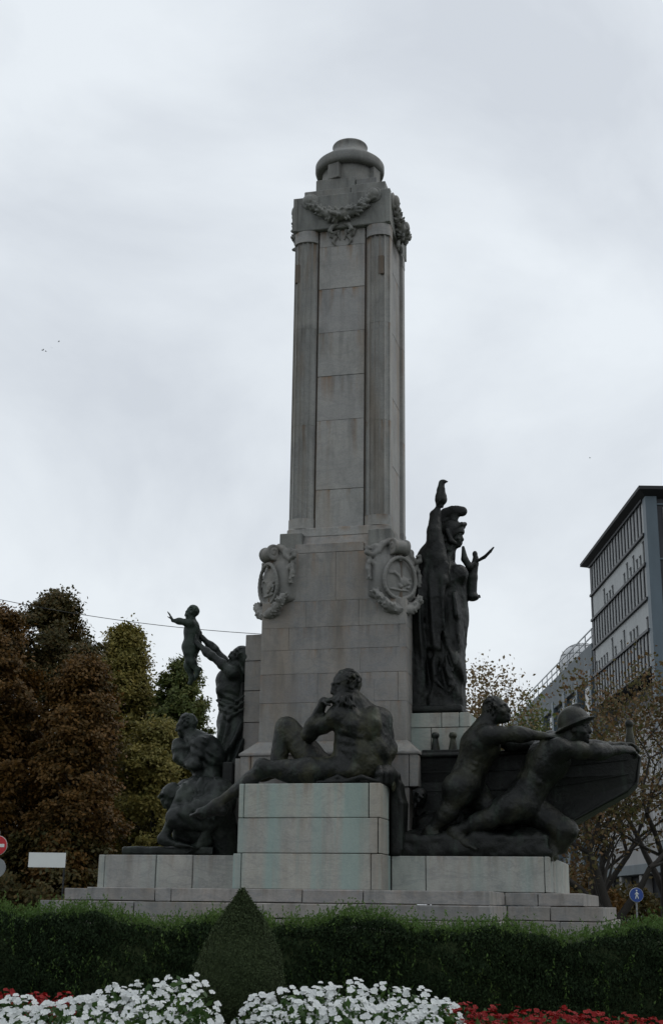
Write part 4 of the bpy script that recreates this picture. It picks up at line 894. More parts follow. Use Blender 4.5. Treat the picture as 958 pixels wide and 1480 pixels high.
# ================================================================== BUILDINGS along the street on the right
TX = 14.2
def wbox(name, x0, x1, y0, y1, z0, z1, m, parent, bev=0., gap=0.):
    l = parent.location; bm = bmesh.new(); bm_box(bm, x0 + gap - l.x, x1 - gap - l.x, y0 + gap - l.y, y1 - gap - l.y, z0 + gap - l.z, z1 - gap - l.z)
    if bev: bmesh.ops.bevel(bm, geom=bm.edges[:], offset=bev, segments=1, affect='EDGES', profile=.5)
    return bm_obj(name, bm, m, parent)
def multi(name, boxes, m, parent):
    l = parent.location; bm = bmesh.new()
    for x0, x1, y0, y1, z0, z1 in boxes: bm_box(bm, x0 - l.x, x1 - l.x, y0 - l.y, y1 - l.y, z0 - l.z, z1 - l.z)
    return bm_obj(name, bm, m, parent)
tw = tag(empty('office_tower', (TX, 38.2, 0)), 'modern office tower with white panel facade, dark mullions and overhanging dark roof', 'building')
Y0, Y1 = 38.2, 51.3
wbox('wall', TX + .12, 29.5, Y0 + .12, Y1, 11.75, 19.45, 'steel_dark', tw)
wbox('corner_column', TX - .06, TX + .46, Y0 - .1, Y0 + .5, 3.2, 19.42, 'steel_blue', tw, .02)
wbox('corner_column', TX - .04, TX + .3, Y1 - .3, Y1 + .02, 11.75, 19.42, 'steel_dark', tw, .02)
zl = [11.75, 13.42, 14.85, 16.43, 17.8, 19.42]
npan = 18; wp_ = (Y1 - .35 - (Y0 + .55)) / npan
sl_mesh = {}
tall = {0: 1, 2: 1, 4: 1}
rr_ = random.Random(11); boxes = []; bars = []
for r_, (z0, z1) in enumerate(zip(zl, zl[1:])):
    bars.append((TX - .12, TX + .13, Y0 + .5, Y1 - .02, z1 - .075, z1 + .045))
    for i in range(npan):
        ya = Y0 + .55 + i * wp_
        if r_ in tall:
            key = ('t', r_); yb = ya + wp_ * .70
            if key not in sl_mesh:
                o = wbox('facade_panel', TX, TX + .11, ya, yb, z0 + .05, z1 - .08, 'facade_panel', tw, .008); sl_mesh[key] = (o, ya)
            else:
                src, y_ = sl_mesh[key]; o = src.copy(); COL.objects.link(o); o.parent = tw; o.location = (0, ya - y_, 0)
            bars.append((TX - .05, TX + .12, yb, ya + wp_ - .02, z0 + .05, z1 - .08))
        else:
            has = rr_.random() < (.75 if r_ == 1 else .55) and not (r_ == 3 and i > 13)
            if i < 3 and r_ == 3: has = True
            hgt = rr_.choice([.5, .6, .9, 1.05, .55]) if has else 0
            key = ('w', r_, hgt)
            zt = z1 - .08
            if key not in sl_mesh:
                l = tw.location; bm = bmesh.new(); y2 = ya + wp_ * .985
                if has:
                    bm_box(bm, 0, .11, ya - l.y, ya + wp_ * .48 - l.y, z0 + .05, zt); bm_box(bm, 0, .11, ya + wp_ * .48 - l.y, y2 - l.y, z0 + .05 + hgt, zt); bm_box(bm, 0.001, .11, ya + wp_ * .88 - l.y, y2 - l.y, z0 + .05, z0 + .05 + hgt); bm_box(bm, .06, .10, ya + wp_ * .48 - l.y, ya + wp_ * .88 - l.y, z0 + .05, z0 + .05 + hgt)
                    bm_box(bm, -.03, .0, ya + wp_ * .42 - l.y, ya + wp_ * .48 - l.y, z0 + .05, z0 + .1 + hgt); bm_box(bm, -.03, .0, ya + wp_ * .48 - l.y, ya + wp_ * .9 - l.y, z0 + .05 + hgt, z0 + .1 + hgt)  # dark strips painted as shadow lines along each window recess, side and top
                else: bm_box(bm, 0, .11, ya - l.y, y2 - l.y, z0 + .05, zt)
                o = bm_obj('facade_panel', bm, 'facade_panel', tw)
                o.data.materials.append(M['steel_dark'])
                if has:
                    for p_ in o.data.polygons:
                        if p_.center.x < -.0001: p_.material_index = 1
                sl_mesh[key] = (o, ya)
            else:
                src, y_ = sl_mesh[key]; o = src.copy(); COL.objects.link(o); o.parent = tw; o.location = (0, ya - y_, 0)
multi('mullion_grid', bars + [(TX - .12, TX + .13, Y0 + .5, Y1 - .02, 11.68, 11.76)], 'steel_dark', tw)
bm = bmesh.new(); l = tw.location
ov = [(TX - .42, Y0 - .55), (30.5, Y0 - .55), (30.5, Y1 + .7), (TX - .42, Y1 + .7)]
a = [bm.verts.new((x - l.x, y - l.y, 19.60)) for x, y in ov]; b = [bm.verts.new((x - l.x, y - l.y, 19.76)) for x, y in ov]
inn = [(TX + .05, Y0 + .05), (29.4, Y0 + .05), (29.4, Y1), (TX + .05, Y1)]; c = [bm.verts.new((x - l.x, y - l.y, 19.36)) for x, y in inn]
top = [bm.verts.new((x - l.x, y - l.y, 20.4)) for x, y in ((TX + 3, Y0 + 3), (27, Y0 + 3), (27, Y1 - 3), (TX + 3, Y1 - 3))]
for i in range(4):
    j = (i + 1) % 4; bm.faces.new((a[i], a[j], b[j], b[i])); bm.faces.new((c[i], c[j], a[j], a[i])); bm.faces.new((b[i], b[j], top[j], top[i]))
bm.faces.new(top); bm.faces.new(c[::-1]); bmesh.ops.recalc_face_normals(bm, faces=bm.faces[:]); bm_obj('roof', bm, 'roof_dark', tw)
for r_, zb in enumerate((12.0, 15.05, 18.0 - .4)):
    for i in range(5):
        x0 = TX + .75 + i * 2.6
        w_ = wbox('window', x0, x0 + 2.3, Y0 + .02, Y0 + .13, zb, zb + 1.35, 'window_frame', tw, .02)
        g = wbox('pane', x0 + .12, x0 + 2.18, Y0 + .0, Y0 + .03, zb + .12, zb + 1.23, 'glass', tw); g.parent = w_
    wbox('spandrel', TX + .46, 29.4, Y0 + .05, Y0 + .12, zb + 1.45, zb + 1.52, 'steel_blue', tw)
wbox('spandrel', TX + .46, 29.4, Y0 + .06, Y0 + .12, 11.76, 11.95, 'steel_blue', tw)
# podium below the tower
pd = tag(empty('podium_building', (TX - .4, 36.0, 0)), 'pale stone podium with sashed windows and dark ground floor below the office tower', 'building')
PX = TX - .05
wbox('wall', PX, 30, 34.5, 51.5, 3.45, 9.85, 'podium_stone', pd); wbox('cornice', PX - .12, 30.1, 34.4, 51.5, 9.85, 10.05, 'podium_stone', pd, .02)
wbox('setback_wall', PX + .9, 29, 38.7, 51.0, 10.05, 11.68, 'steel_dark', pd)
wbox('fascia', PX - .1, 30, 34.4, 51.5, 3.0, 3.45, 'concrete_blue', pd, .02); wbox('shop_wall', PX + .5, 30, 34.9, 51.4, 0, 3.0, 'steel_dark', pd)
for y in (34.6, 38.6, 42.8, 47.0, 51.0): wbox('pier', PX, PX + .5, y, y + .45, 0, 3.0, 'podium_stone', pd, .02)
for y in (36, 40.1, 44.3, 48.5): wbox('shop_window', PX + .42, PX + .5, y - 1.0, y + 1.7, .5, 2.7, 'glass', pd)
for zb in (4.3, 7.1):
    for i in range(6):
        y = 35.6 + i * 2.7
        w_ = wbox('window', PX - .03, PX + .05, y, y + 1.5, zb, zb + 1.75, 'window_frame', pd, .01)
        for q in range(4):
            g = wbox('pane', PX - .05, PX - .028, y + .08 + q * .35, y + .08 + q * .35 + .28, zb + .1, zb + 1.65, 'glass', pd); g.parent = w_
# long grey block farther down the street
lb = tag(empty('grey_block', (TX, 52.0, 0)), 'long blue grey concrete block with pilasters and a roof railing', 'building')
wbox('wall', TX + .25, 30, 52.0, 104, 0, 15.0, 'concrete_blue', lb); wbox('parapet', TX, 30, 52.0, 104, 13.55, 15.35, 'concrete_blue', lb, .02)
for i in range(13):
    y = 52.3 + i * 4.1
    wbox('pilaster', TX - .05, TX + .4, y, y + .7, 0, 14.0, 'steel_blue', lb, .02)
    for zb in (11.2, 7.8, 4.4): wbox('window', TX + .19, TX + .26, y + 1.0, y + 3.8, zb, zb + 2.1, 'glass', lb)
for z in (15.75, 16.15): wbox('rail', TX + .06, TX + .12, 52.0, 104, z - .03, z + .03, 'rail', lb)
for i in range(28): wbox('rail_post', TX + .065, TX + .115, 52.1 + i * 1.9, 52.16 + i * 1.9, 15.35, 16.15, 'rail', lb)
dm = PY(772, 990, 66); rdm = 1.35
dome = tag(empty('roof_dome', (TX + 2.2, 66, 15.36)), 'pale round lattice dome on the roof of the grey block', 'dome')
dc = (0, 0); zc = 1.15
prof_d = [(.02, zc + 1.5)] + [(1.5 * math.sin(t), zc + 1.5 * math.cos(t)) for t in np.linspace(.1, 2.4, 14)]
lathe('shell', prof_d[::-1], dc, 'radome', dome, 24)
tubes('rib', [([(1.52 * math.sin(t) * math.cos(a), 1.52 * math.sin(t) * math.sin(a), zc + 1.52 * math.cos(t)) for t in np.linspace(.05, 2.4, 12)], [.03] * 12) for a in np.linspace(0, 2 * math.pi, 9)[:-1]] + [([(1.52 * math.sin(t) * math.cos(a), 1.52 * math.sin(t) * math.sin(a), zc + 1.52 * math.cos(t)) for a in np.linspace(0, 2 * math.pi, 19)], [.03] * 19) for t in (.6, 1.1, 1.6)], 'sign_grey', dome, 5)
tubes('mast', [([(0, 0, -.02), (0, 0, .3)], [.5, .5])], 'sign_grey', dome, 12)

# ================================================================== TREES
def quads(P0, Nrm, size, asp, roll):
    n = len(P0); Nrm = Nrm / np.linalg.norm(Nrm, axis=1, keepdims=True)
    ref = np.where(np.abs(Nrm[:, 2:3]) < .9, np.array([[0, 0, 1.]]), np.array([[1., 0, 0]]))
    a = np.cross(Nrm, ref); a /= np.linalg.norm(a, axis=1, keepdims=True); b = np.cross(Nrm, a)
    c, s_ = np.cos(roll)[:, None], np.sin(roll)[:, None]; d = a * c + b * s_; e = -a * s_ + b * c
    L_ = size[:, None]; Wd = L_ * asp
    V = np.stack([P0, P0 + d * L_ * .5 + e * Wd * .5 + Nrm * L_ * .08, P0 + d * L_, P0 + d * L_ * .5 - e * Wd * .5 + Nrm * L_ * .08], 1).reshape(-1, 3)
    F = np.arange(4 * n).reshape(-1, 4); return V, F
def leaves(name, pts, size, m, parent, asp=.55, up=.3, kind=None, nrm_=None):
    n = len(pts); nr = rng.normal(size=(n, 3)); nr[:, 2] += up
    if nrm_ is not None: nr = nr * .55 + nrm_
    V, F = quads(np.asarray(pts), nr, size * rng.uniform(.65, 1.3, n), asp, rng.uniform(0, 6.28, n))
    o = from_np(name, V, F, m, parent)
    if kind: o['kind'] = kind
    return o
def limbs(p, d, ln, r, depth, out, tips, spread, up=.12, rs=None):
    rs = rs or random
    n = 4; pts = [p]; rr = [r]; dd = d.copy()
    for i in range(n):
        dd = nrm(dd + np.array([rs.gauss(0, .10), rs.gauss(0, .10), rs.gauss(0, .06) + up * .3])); p = p + dd * ln / n; pts.append(p); rr.append(r * (1 - .42 * (i + 1) / n))
        if depth <= 1: tips.append(p.copy())
    out.append((pts, rr))
    if depth == 0: tips.append(p); return
    for k in range(rs.choice([2, 3, 3])):
        a = rs.uniform(0, 6.28); sd = nrm(np.cross(dd, [math.cos(a), math.sin(a), .3])); nd = nrm(dd * .75 + sd * spread * rs.uniform(.6, 1.2) + np.array([0, 0, up]))
        st_ = pts[rs.choice([2, 3, 4])] if k else p
        limbs(st_, nd, ln * rs.uniform(.62, .85), rr[-1] * rs.uniform(.6, .85), depth - 1, out, tips, spread, up, rs)
def crown_tree(name, label, base, top_z, bot_z, rfun, m, nclump, lpc, leaf, clump, seed, group=None):
    rs = random.Random(seed); base = np.array(base, float)
    t = tag(empty(name, tuple(base)), label, 'tree', group)
    H = top_z - base[2]; out = []; tips = []
    trunk = [np.array([0, 0, -.05]), np.array([.05, 0, H * .3]), np.array([-.05, .05, H * .6]), np.array([0, 0, H * .92])]
    out.append((trunk, [H * .026, H * .02, H * .013, H * .003]))
    for i in range(26):
        q = rs.uniform(.15, .85); a = rs.uniform(0, 6.28); R = rfun(q) * rs.uniform(.6, .95); z0 = (bot_z - base[2]) + q * (H - bot_z + base[2])
        p0 = np.array([0, 0, z0 * .85]); p1 = np.array([R * math.cos(a), R * math.sin(a), z0 + R * .25]); out.append(([p0, (p0 + p1) / 2 + np.array([0, 0, .1]), p1], [H * .006, H * .004, H * .0015]))
    tubes('trunk', out, 'bark', t, 7)
    pts = []; nvs = []
    g = np.random.default_rng(seed)
    # boughs: leafy fronds reaching outwards and up from the trunk, flattened into shelves
    nb = max(30, nclump // 7); bq = g.uniform(.0, 1, nb); ba = g.uniform(0, 6.283, nb)
    for i in range(nb):
        R = rfun(bq[i]) * g.uniform(.78, 1.08); z1 = bot_z - base[2] + bq[i] * (top_z - bot_z); z0 = max(.3, z1 - R * g.uniform(.35, .8)); e_ = np.array([R * math.cos(ba[i]), R * math.sin(ba[i]), min(z1, H - .1)]); s_ = np.array([.25 * R * math.cos(ba[i]), .25 * R * math.sin(ba[i]), z0])
        ow = nrm(np.array([math.cos(ba[i]), math.sin(ba[i]), .8]))
        for k in range(7):
            t_ = g.uniform(.3, 1.); wd = clump * (1.25 - .75 * t_); cc = s_ + (e_ - s_) * t_ + g.normal(size=3) * wd * .7
            pts.append(cc + g.normal(size=(lpc, 3)) * wd * np.array([1, 1, .5])); nvs.append(np.repeat(ow[None], lpc, 0))
    # leading shoots at the top
    for i in range(10):
        z_ = H - g.uniform(0, .12) * H; pts.append(np.array([g.normal() * .12 * rfun(.8), g.normal() * .12 * rfun(.8), z_]) + g.normal(size=(lpc, 3)) * clump * np.array([.5, .5, .9])); nvs.append(np.repeat(np.array([[0, -.5, .8]]), lpc, 0))
    A_p = np.concatenate(pts); o_n = np.concatenate(nvs); leaves('crown', A_p, leaf, m, t, nrm_=o_n)
    return t
def dome_r(R, k=.8): return lambda q: R * (max(0., 1 - abs((q - .35) / .65 if q > .35 else (.35 - q) / .5) ** 2.0)) ** .5 * 1.0 + .05
def cone_r(R): return lambda q: R * (1 - q) ** .8 * min(1, .55 + q * 3) + .05
G = 'autumn trees behind the monument'
b = PY(88, 866, 28); crown_tree('autumn_tree', 'tall dark russet autumn tree with the highest crown behind the white panel sign', (b[0] - .2, 28, 0), b[2], .9, dome_r(2.5), 'leaf_brown', 1600, 70, .145, .27, 1, G)
b = PY(8, 880, 25); crown_tree('autumn_tree', 'broad orange russet tree rising beside the no entry sign', (b[0] - .5, 25, 0), b[2], .8, dome_r(2.5), 'leaf_russet', 1500, 70, .145, .27, 2, G)
b = PY(122, 940, 24); crown_tree('autumn_tree', 'rounded red brown tree between the dark tree and the yellow poplar', (b[0], 24, 0), b[2] - .3, .6, dome_r(1.5), 'leaf_russet', 1200, 62, .14, .24, 3, G)
b = PY(182, 912, 36); crown_tree('poplar_tree', 'yellow green conical poplar beyond the kneeling bronze figures', (b[0], 36, 0), b[2], .6, cone_r(4.5), 'leaf_yellow', 2000, 66, .155, .28, 4, G)
b = PY(268, 958, 34); crown_tree('poplar_tree', 'green poplar right behind the lifted bronze child', (b[0] - .15, 34, 0), b[2], .5, dome_r(1.4), 'leaf_green', 1200, 62, .15, .24, 5, G)
b = PY(222, 1050, 30); crown_tree('autumn_tree', 'low olive yellow tree filling the gap beneath the poplars', (b[0] + .2, 30, 0), b[2], .5, dome_r(2.3), 'leaf_yellow', 1000, 62, .15, .27, 6, G)
b = PY(60, 1180, 23); crown_tree('autumn_tree', 'low rusty bush tree behind the white panel sign', (b[0] + .3, 23.6, 0), b[2] - .4, .2, dome_r(2.4), 'leaf_brown', 600, 56, .17, .28, 7, G)

def open_tree(name, label, base, h, r, depth, spread, m, lpt, leaf, seed, lean=(0, 0, 1), up=.15, group=None, fork=.25, jit=.22):
    rs = random.Random(seed); t = tag(empty(name, tuple(base)), label, 'tree', group); out = []; tips = []
    p = np.zeros(3); d = nrm(lean); q = p + d * h * fork
    out.append(([p - np.array([0, 0, .05]), p + d * h * fork * .5 + np.array([rs.gauss(0, .04), 0, 0]), q], [r * 1.25, r, r * .85]))
    for k in range(3):
        a = k * 2.1 + rs.uniform(-.4, .4); limbs(q, nrm(d + np.array([math.cos(a), math.sin(a), 0]) * spread * .7), h * .33, r * .62, depth, out, tips, spread, up, rs)
    limbs(q, d, h * .36, r * .7, depth, out, tips, spread, up, rs)
    T = np.array(tips); k_ = (h - .3) / T[:, 2].max(); sc_ = np.array([k_, k_, k_]); T = T * sc_; out = [([q_ * sc_ for q_ in ps], rr_) for ps, rr_ in out]
    tubes('trunk', out, 'bark', t, 6)
    g = np.random.default_rng(seed); n = int(len(T) * lpt); pts = T[g.integers(0, len(T), n)] + g.normal(size=(n, 3)) * jit
    leaves('crown', pts, leaf, m, t, .6); return t
G2 = 'street trees in front of the buildings'
b = PY(888, 1312, 15); open_tree('street_tree', 'forked street tree with sparse rusty leaves beside the round blue sign', (b[0], 15, 0), 7.3, .2, 4, .75, 'leaf_dry', 4.2, .12, 21, (-.05, 0, 1), .05, G2, .20, .2)
b = PY(856, 1312, 20); open_tree('street_tree', 'sparse brown leaved tree below the bow of the bronze boat', (b[0], 20, 0), 7.9, .17, 4, .8, 'leaf_dry', 3.4, .13, 22, (.05, 0, 1), .05, G2, .22, .22)
b = PY(795, 1312, 27); open_tree('street_tree', 'green leaved street tree behind the soldier\'s helmet', (b[0], 27, 0), 9.0, .15, 4, .7, 'leaf_green', 3.6, .15, 23, (0, 0, 1), .08, G2, .3, .25)
b = PY(708, 1312, 24); open_tree('street_tree', 'thin tree with dry yellow leaves beside the goddess statue', (b[0], 24, 0), 9.7, .13, 4, .30, 'leaf_tan', 2.0, .13, 29, (0, 0, 1), .3, G2, .3, .16)
b = PY(940, 1312, 17); open_tree('street_tree', 'bare branched tree with few red leaves under the office tower', (b[0] + .5, 17, 0), 9.2, .16, 4, .75, 'leaf_dry', 4.2, .13, 25, (-.06, 0, 1), .08, G2, .25, .22)
for i, (x, Y, R, zt, m, lab) in enumerate(((838, 30, 1.5, 2.6, 'leaf_russet', 'low rusty shrub below the boat\'s bow'), (905, 33, 1.7, 2.2, 'leaf_brown', 'dark brown shrub in front of the shop windows'), (120, 17.5, .9, .0, 'leaf_russet', ''))):
    if not lab: continue
    b = PY(x, 1300, Y); t = tag(empty('shrub', (b[0], Y, 0)), lab, 'shrub'); g = np.random.default_rng(50 + i); n = 5200; dv = g.normal(size=(n, 3)); dv /= np.linalg.norm(dv, axis=1, keepdims=True); rr_q = g.uniform(.4, 1, n)[:, None] ** .5
    p = dv * rr_q * np.array([R, R, zt * .55]) + np.array([0, 0, zt * .55]); p += .12 * np.sin(p * 5 + i); leaves('crown', p, .2, m, t); tubes('trunk', [([(0, 0, -.03), (.1, 0, zt * .5)], [.08, .04])], 'bark', t)
# distant belt of trees closing the horizon
pts = []
g = np.random.default_rng(77)
for i in range(260):
    a = g.uniform(-1.25, 1.25); R = g.uniform(110, 150); c = np.array([R * math.sin(a), R * math.cos(a), 0]); h = g.uniform(5, 9)
    q = g.normal(size=(130, 3)) * np.array([2.6, 2.6, h * .25]) + c + np.array([0, 0, h * .5]); q[:, 2] = np.abs(q[:, 2]); pts.append(q)
wood = leaves('distant_woodland', np.concatenate(pts), 1.3, 'leaf_brown', None, .8); tag(wood, 'dull brown belt of far trees along the horizon', 'woodland', kind='stuff')

# ================================================================== HEDGE, TOPIARY, FLOWERS
hedge_pts = [(-4.2, -7.75, 1.50), (-2.0, -8.05, 1.48), (0, -8.3, 1.445), (2.0, -8.55, 1.415), (4.2, -8.9, 1.40)]
hd = tag(empty('hedge', (0, -8.0, ground_z(0, -8.0))), 'clipped dark green hedge running in front of the monument steps', 'hedge')
def hline(x):
    for (a, ya, za), (b_, yb, zb) in zip(hedge_pts, hedge_pts[1:]):
        if x <= b_: t = (x - a) / (b_ - a); return ya + (yb - ya) * t, za + (zb - za) * t
    return hedge_pts[-1][1:]
xs = np.linspace(-4.2, 4.2, 60); V = []; F = []
for x in xs:
    yf, zt = hline(x); zt += .02 * math.sin(x * 7) - .05; gz = ground_z(x, yf) - .06; w_ = .03 * math.sin(x * 5.3)
    for y, z in ((yf + .05 + w_, gz), (yf + .03 + w_, zt - .06), (yf + .10, zt), (yf + .80, zt), (yf + .86, zt - .06), (yf + .86, gz)): V.append((x - hd.location.x, y - hd.location.y, z - hd.location.z))
for i in range(len(xs) - 1):
    for j in range(5): F.append((i * 6 + j, (i + 1) * 6 + j, (i + 1) * 6 + j + 1, i * 6 + j + 1))
from_np('core', V, F, 'leaf_topiary', hd)
g = np.random.default_rng(5); n = 120000
x = g.uniform(-4.2, 4.2, n); yz = np.array([hline(q) for q in x]); gz = np.array([ground_z(a, b_) for a, b_ in zip(x, yz[:, 0])])
t = g.uniform(0, 1, n) ** .8; hump = .035 * np.sin(x * 6.1) + .03 * np.sin(x * 2.3 + 1) + .02 * np.sin(x * 17)
front = np.stack([x, yz[:, 0] + g.normal(0, .035, n) + .04 * np.sin(x * 9 + t * 7) * np.sin(t * 13 + x * 3), gz + t * (yz[:, 1] + hump - gz)], 1)
n2 = 40000; x2 = g.uniform(-4.2, 4.2, n2); yz2 = np.array([hline(q) for q in x2]); top_ = np.stack([x2, yz2[:, 0] + g.uniform(-.03, .85, n2), yz2[:, 1] - .03 + .035 * np.sin(x2 * 6.1) + .03 * np.sin(x2 * 2.3 + 1) + g.normal(0, .022, n2)], 1)
sh = []
for i in range(2600):      # upright shoots
    x0 = g.uniform(-4.1, 4.1); yf, zt = hline(x0); y0 = yf + g.uniform(-.03, .4); hh = g.uniform(.05, .13) * (1.5 if g.random() < .12 else 1); k = 11; tt = np.linspace(0, 1, k)
    base_ = np.array([x0, y0, zt - .03 + .035 * math.sin(x0 * 6.1) + .03 * math.sin(x0 * 2.3 + 1)]); dirv = np.array([g.normal(0, .22), g.normal(0, .22), 1]); sh.append(base_ + dirv * hh * tt[:, None] + g.normal(0, .006, (k, 3)))
for i in range(240):
    x0 = g.uniform(-4.1, 4.1); yf, zt = hline(x0); gz0 = ground_z(x0, yf); z0 = gz0 + g.uniform(.1, .95) * (zt - gz0); k = 10; tt = np.linspace(0, 1, k); base_ = np.array([x0, yf - .03, z0]); dirv = np.array([g.normal(0, .3), -.35, 1]); sh.append(base_ + dirv * .11 * tt[:, None] + g.normal(0, .006, (k, 3)))
hl = np.array(hd.location)
for nm, pp, upb in (('foliage', np.concatenate([front, top_]) - hl, .9), ('shoots', np.concatenate(sh) - hl, .2)):
    nr = g.normal(size=(len(pp), 3)); nr[:, 2] *= .4; nr[:, 1] -= .3
    Vq, Fq = quads(pp, nr, (.026 if nm == 'foliage' else .027) * g.uniform(.7, 1.3, len(pp)), .42, g.normal(math.pi / 2, .7, len(pp)))
    o = from_np(nm, Vq, Fq, 'leaf_hedge' if nm == 'foliage' else 'leaf_shoot', hd); o['kind'] = 'stuff'
# topiary
tp0 = PY(347, 1400, -9.3); tz = PY(348, 1288, -9.3)[2]; tb = ground_z(tp0[0], -9.3)
tp = tag(empty('topiary_shrub', (tp0[0], -9.3, tb)), 'clipped pointed teardrop shrub standing in front of the hedge', 'shrub')
Ht = tz - tb
tprof = [(max(0, 1 - d_ / Ht), r_) for d_, r_ in ((Ht, .10), (.88, .17), (.80, .22), (.72, .257), (.62, .287), (.525, .287), (.40, .255), (.255, .182), (.18, .135), (.11, .083), (.05, .035), (.02, .014), (0, .002))]
lathe('core', [(r * .93, q * Ht * .985) for q, r in tprof], (0, 0), 'leaf_topiary', tp, 24)
g = np.random.default_rng(8); n = 46000; q = g.uniform(0, 1, n); q = np.concatenate([q[:40000], 1 - (1 - q[40000:]) * .3]); r = np.interp(q, [a for a, _ in tprof], [b_ for _, b_ in tprof]); a = g.uniform(0, 6.283, n)
r = r * (1 + .05 * np.sin(a * 3 + q * 9) * np.sin(q * 14 + 2) + .03 * np.sin(a * 11 + q * 23) * np.sin(q * 41)) + g.normal(0, .009, n) + (g.random(n) < .02) * g.uniform(0, .03, n)
pp = np.stack([r * np.cos(a), r * np.sin(a), q * Ht + g.normal(0, .008, n)], 1); nr = pp * np.array([1, 1, .2]) + g.normal(0, .2, (n, 3))
Vq, Fq = quads(pp, nr, .016 * g.uniform(.7, 1.3, n), .5, g.uniform(0, 6.28, n)); o = from_np('foliage', Vq, Fq, 'leaf_topiary', tp); o['kind'] = 'stuff'
tubes('trunk', [([(0, 0, -.03), (0, 0, .3)], [.03, .02])], 'bark', tp)
# soil bed
bed = []
for i in range(41):
    x = -4 + 8 * i / 40; bed += [(x, y, ground_z(x, y) + .012) for y in (-11.9, -11.2, -10.2, -9.0, -7.6)]
from_np('flower_bed', bed, [(i * 5 + j, i * 5 + 5 + j, i * 5 + 6 + j, i * 5 + 1 + j) for i in range(40) for j in range(4)], 'soil')['kind'] = 'structure'
def flower_mesh(name, R, m, petals=5, seg=3):
    V = [(0, 0, 0)]; F = []
    for k in range(petals):
        a0 = 2 * math.pi * k / petals; n0 = len(V)
        for da, rr, zz in ((-.68, .70, .16), (-.42, 1.0, .10), (0, 1.05, .05), (.42, 1.0, .10), (.68, .70, .16)): V.append((R * rr * math.cos(a0 + da), R * rr * math.sin(a0 + da), R * zz + (.002 * k)))
        F += [(0, n0, n0 + 1, n0 + 2), (0, n0 + 2, n0 + 3, n0 + 4)]
    o = from_np(name, V, F, m); return o
def foliage_mound(root, R, H_, n, seed, m='leaf_bed', size=.05):
    g = np.random.default_rng(seed); dv = g.normal(size=(n, 3)); dv[:, 2] = np.abs(dv[:, 2]); dv /= np.linalg.norm(dv, axis=1, keepdims=True)
    p = dv * (g.uniform(.25, 1, n)[:, None] ** .6) * np.array([R, R, H_]); return leaves('foliage', p, size, m, root, .55, .8, 'stuff')
protoW = [flower_mesh('flower', r_, 'petal_white') for r_ in (.0155, .018, .0205)]
usedp = [False] * 3
GW = 'white flower plants in the front bed'
def white_plant(x, y, Y, R, H_, nfl, seed, label):
    top = PY(x, y, Y); gz = ground_z(top[0], Y); H_ = max(.22, top[2] - gz); rt = tag(empty('white_flower_plant', (top[0], Y, gz)), label, 'flowers', GW)
    foliage_mound(rt, R * .97, H_ * .97, 900, seed); g = np.random.default_rng(seed + 900)
    tubes('stem', [([(0, 0, -.02), (q * .02, w * .02, H_ * .35), (q * R * .5, w * R * .5, H_ * .7)], [.006, .005, .003]) for q, w in ((1, 0), (-1, 0), (0, 1), (0, -1), (.7, .7))], 'leaf_bed', rt, 4)
    for i in range(nfl):
        a = g.uniform(0, 6.283); e = math.acos(g.uniform(.05, 1)); dv = np.array([math.sin(e) * math.cos(a), math.sin(e) * math.sin(a), math.cos(e)])
        p = dv * np.array([R, R, H_]) * g.uniform(.97, 1.06); k = int(g.integers(0, 3))
        if not usedp[k]: o = protoW[k]; usedp[k] = True
        else: o = protoW[k].copy(); COL.objects.link(o)
        o.parent = rt; o.location = tuple(p); o.scale = (g.uniform(.8, 1.2),) * 3; nv = Vector(dv + np.array([0, -.95, .2]) + g.normal(0, .27, 3)).normalized()
        o.rotation_euler = nv.to_track_quat('Z', 'Y').to_euler()
wl = 'white flowering bedding plant in the mounded row before the hedge'
spots = [(-10, 1446, -10.5, .24), (32, 1440, -10.4, .22), (78, 1452, -10.8, .2), (122, 1438, -10.4, .22), (165, 1428, -10.3, .24), (215, 1421, -10.4, .26), (266, 1411, -10.3, .27), (150, 1456, -10.95, .22), (212, 1447, -10.95, .25), (276, 1440, -10.9, .23),
         (378, 1442, -10.3, .19), (416, 1430, -10.3, .24), (462, 1425, -10.3, .26), (510, 1421, -10.3, .27), (558, 1424, -10.3, .26), (602, 1433, -10.35, .24), (636, 1446, -10.5, .18), (392, 1460, -10.9, .18), (446, 1450, -10.95, .24), (510, 1447, -10.95, .26), (572, 1452, -10.95, .24), (20, 1468, -11.1, .2), (618, 1468, -11.0, .18)]
for i, (x, y, Y, R) in enumerate(spots): white_plant(x, y, Y, R, .34, 150, 100 + i, 'white flowering plant in the bed before the red flower patch' if x < 105 else 'white flowering plant in the high mound beside the pointed shrub and red patch' if x < 320 else 'white flowering plant in the long mound joining the low red drift')
protoR = flower_mesh('blossom_source', .017, 'petal_red', 5); rv = np.array([v.co[:] for v in protoR.data.vertices]); rf = np.array([p.vertices[:] for p in protoR.data.polygons]); bpy.data.objects.remove(protoR)
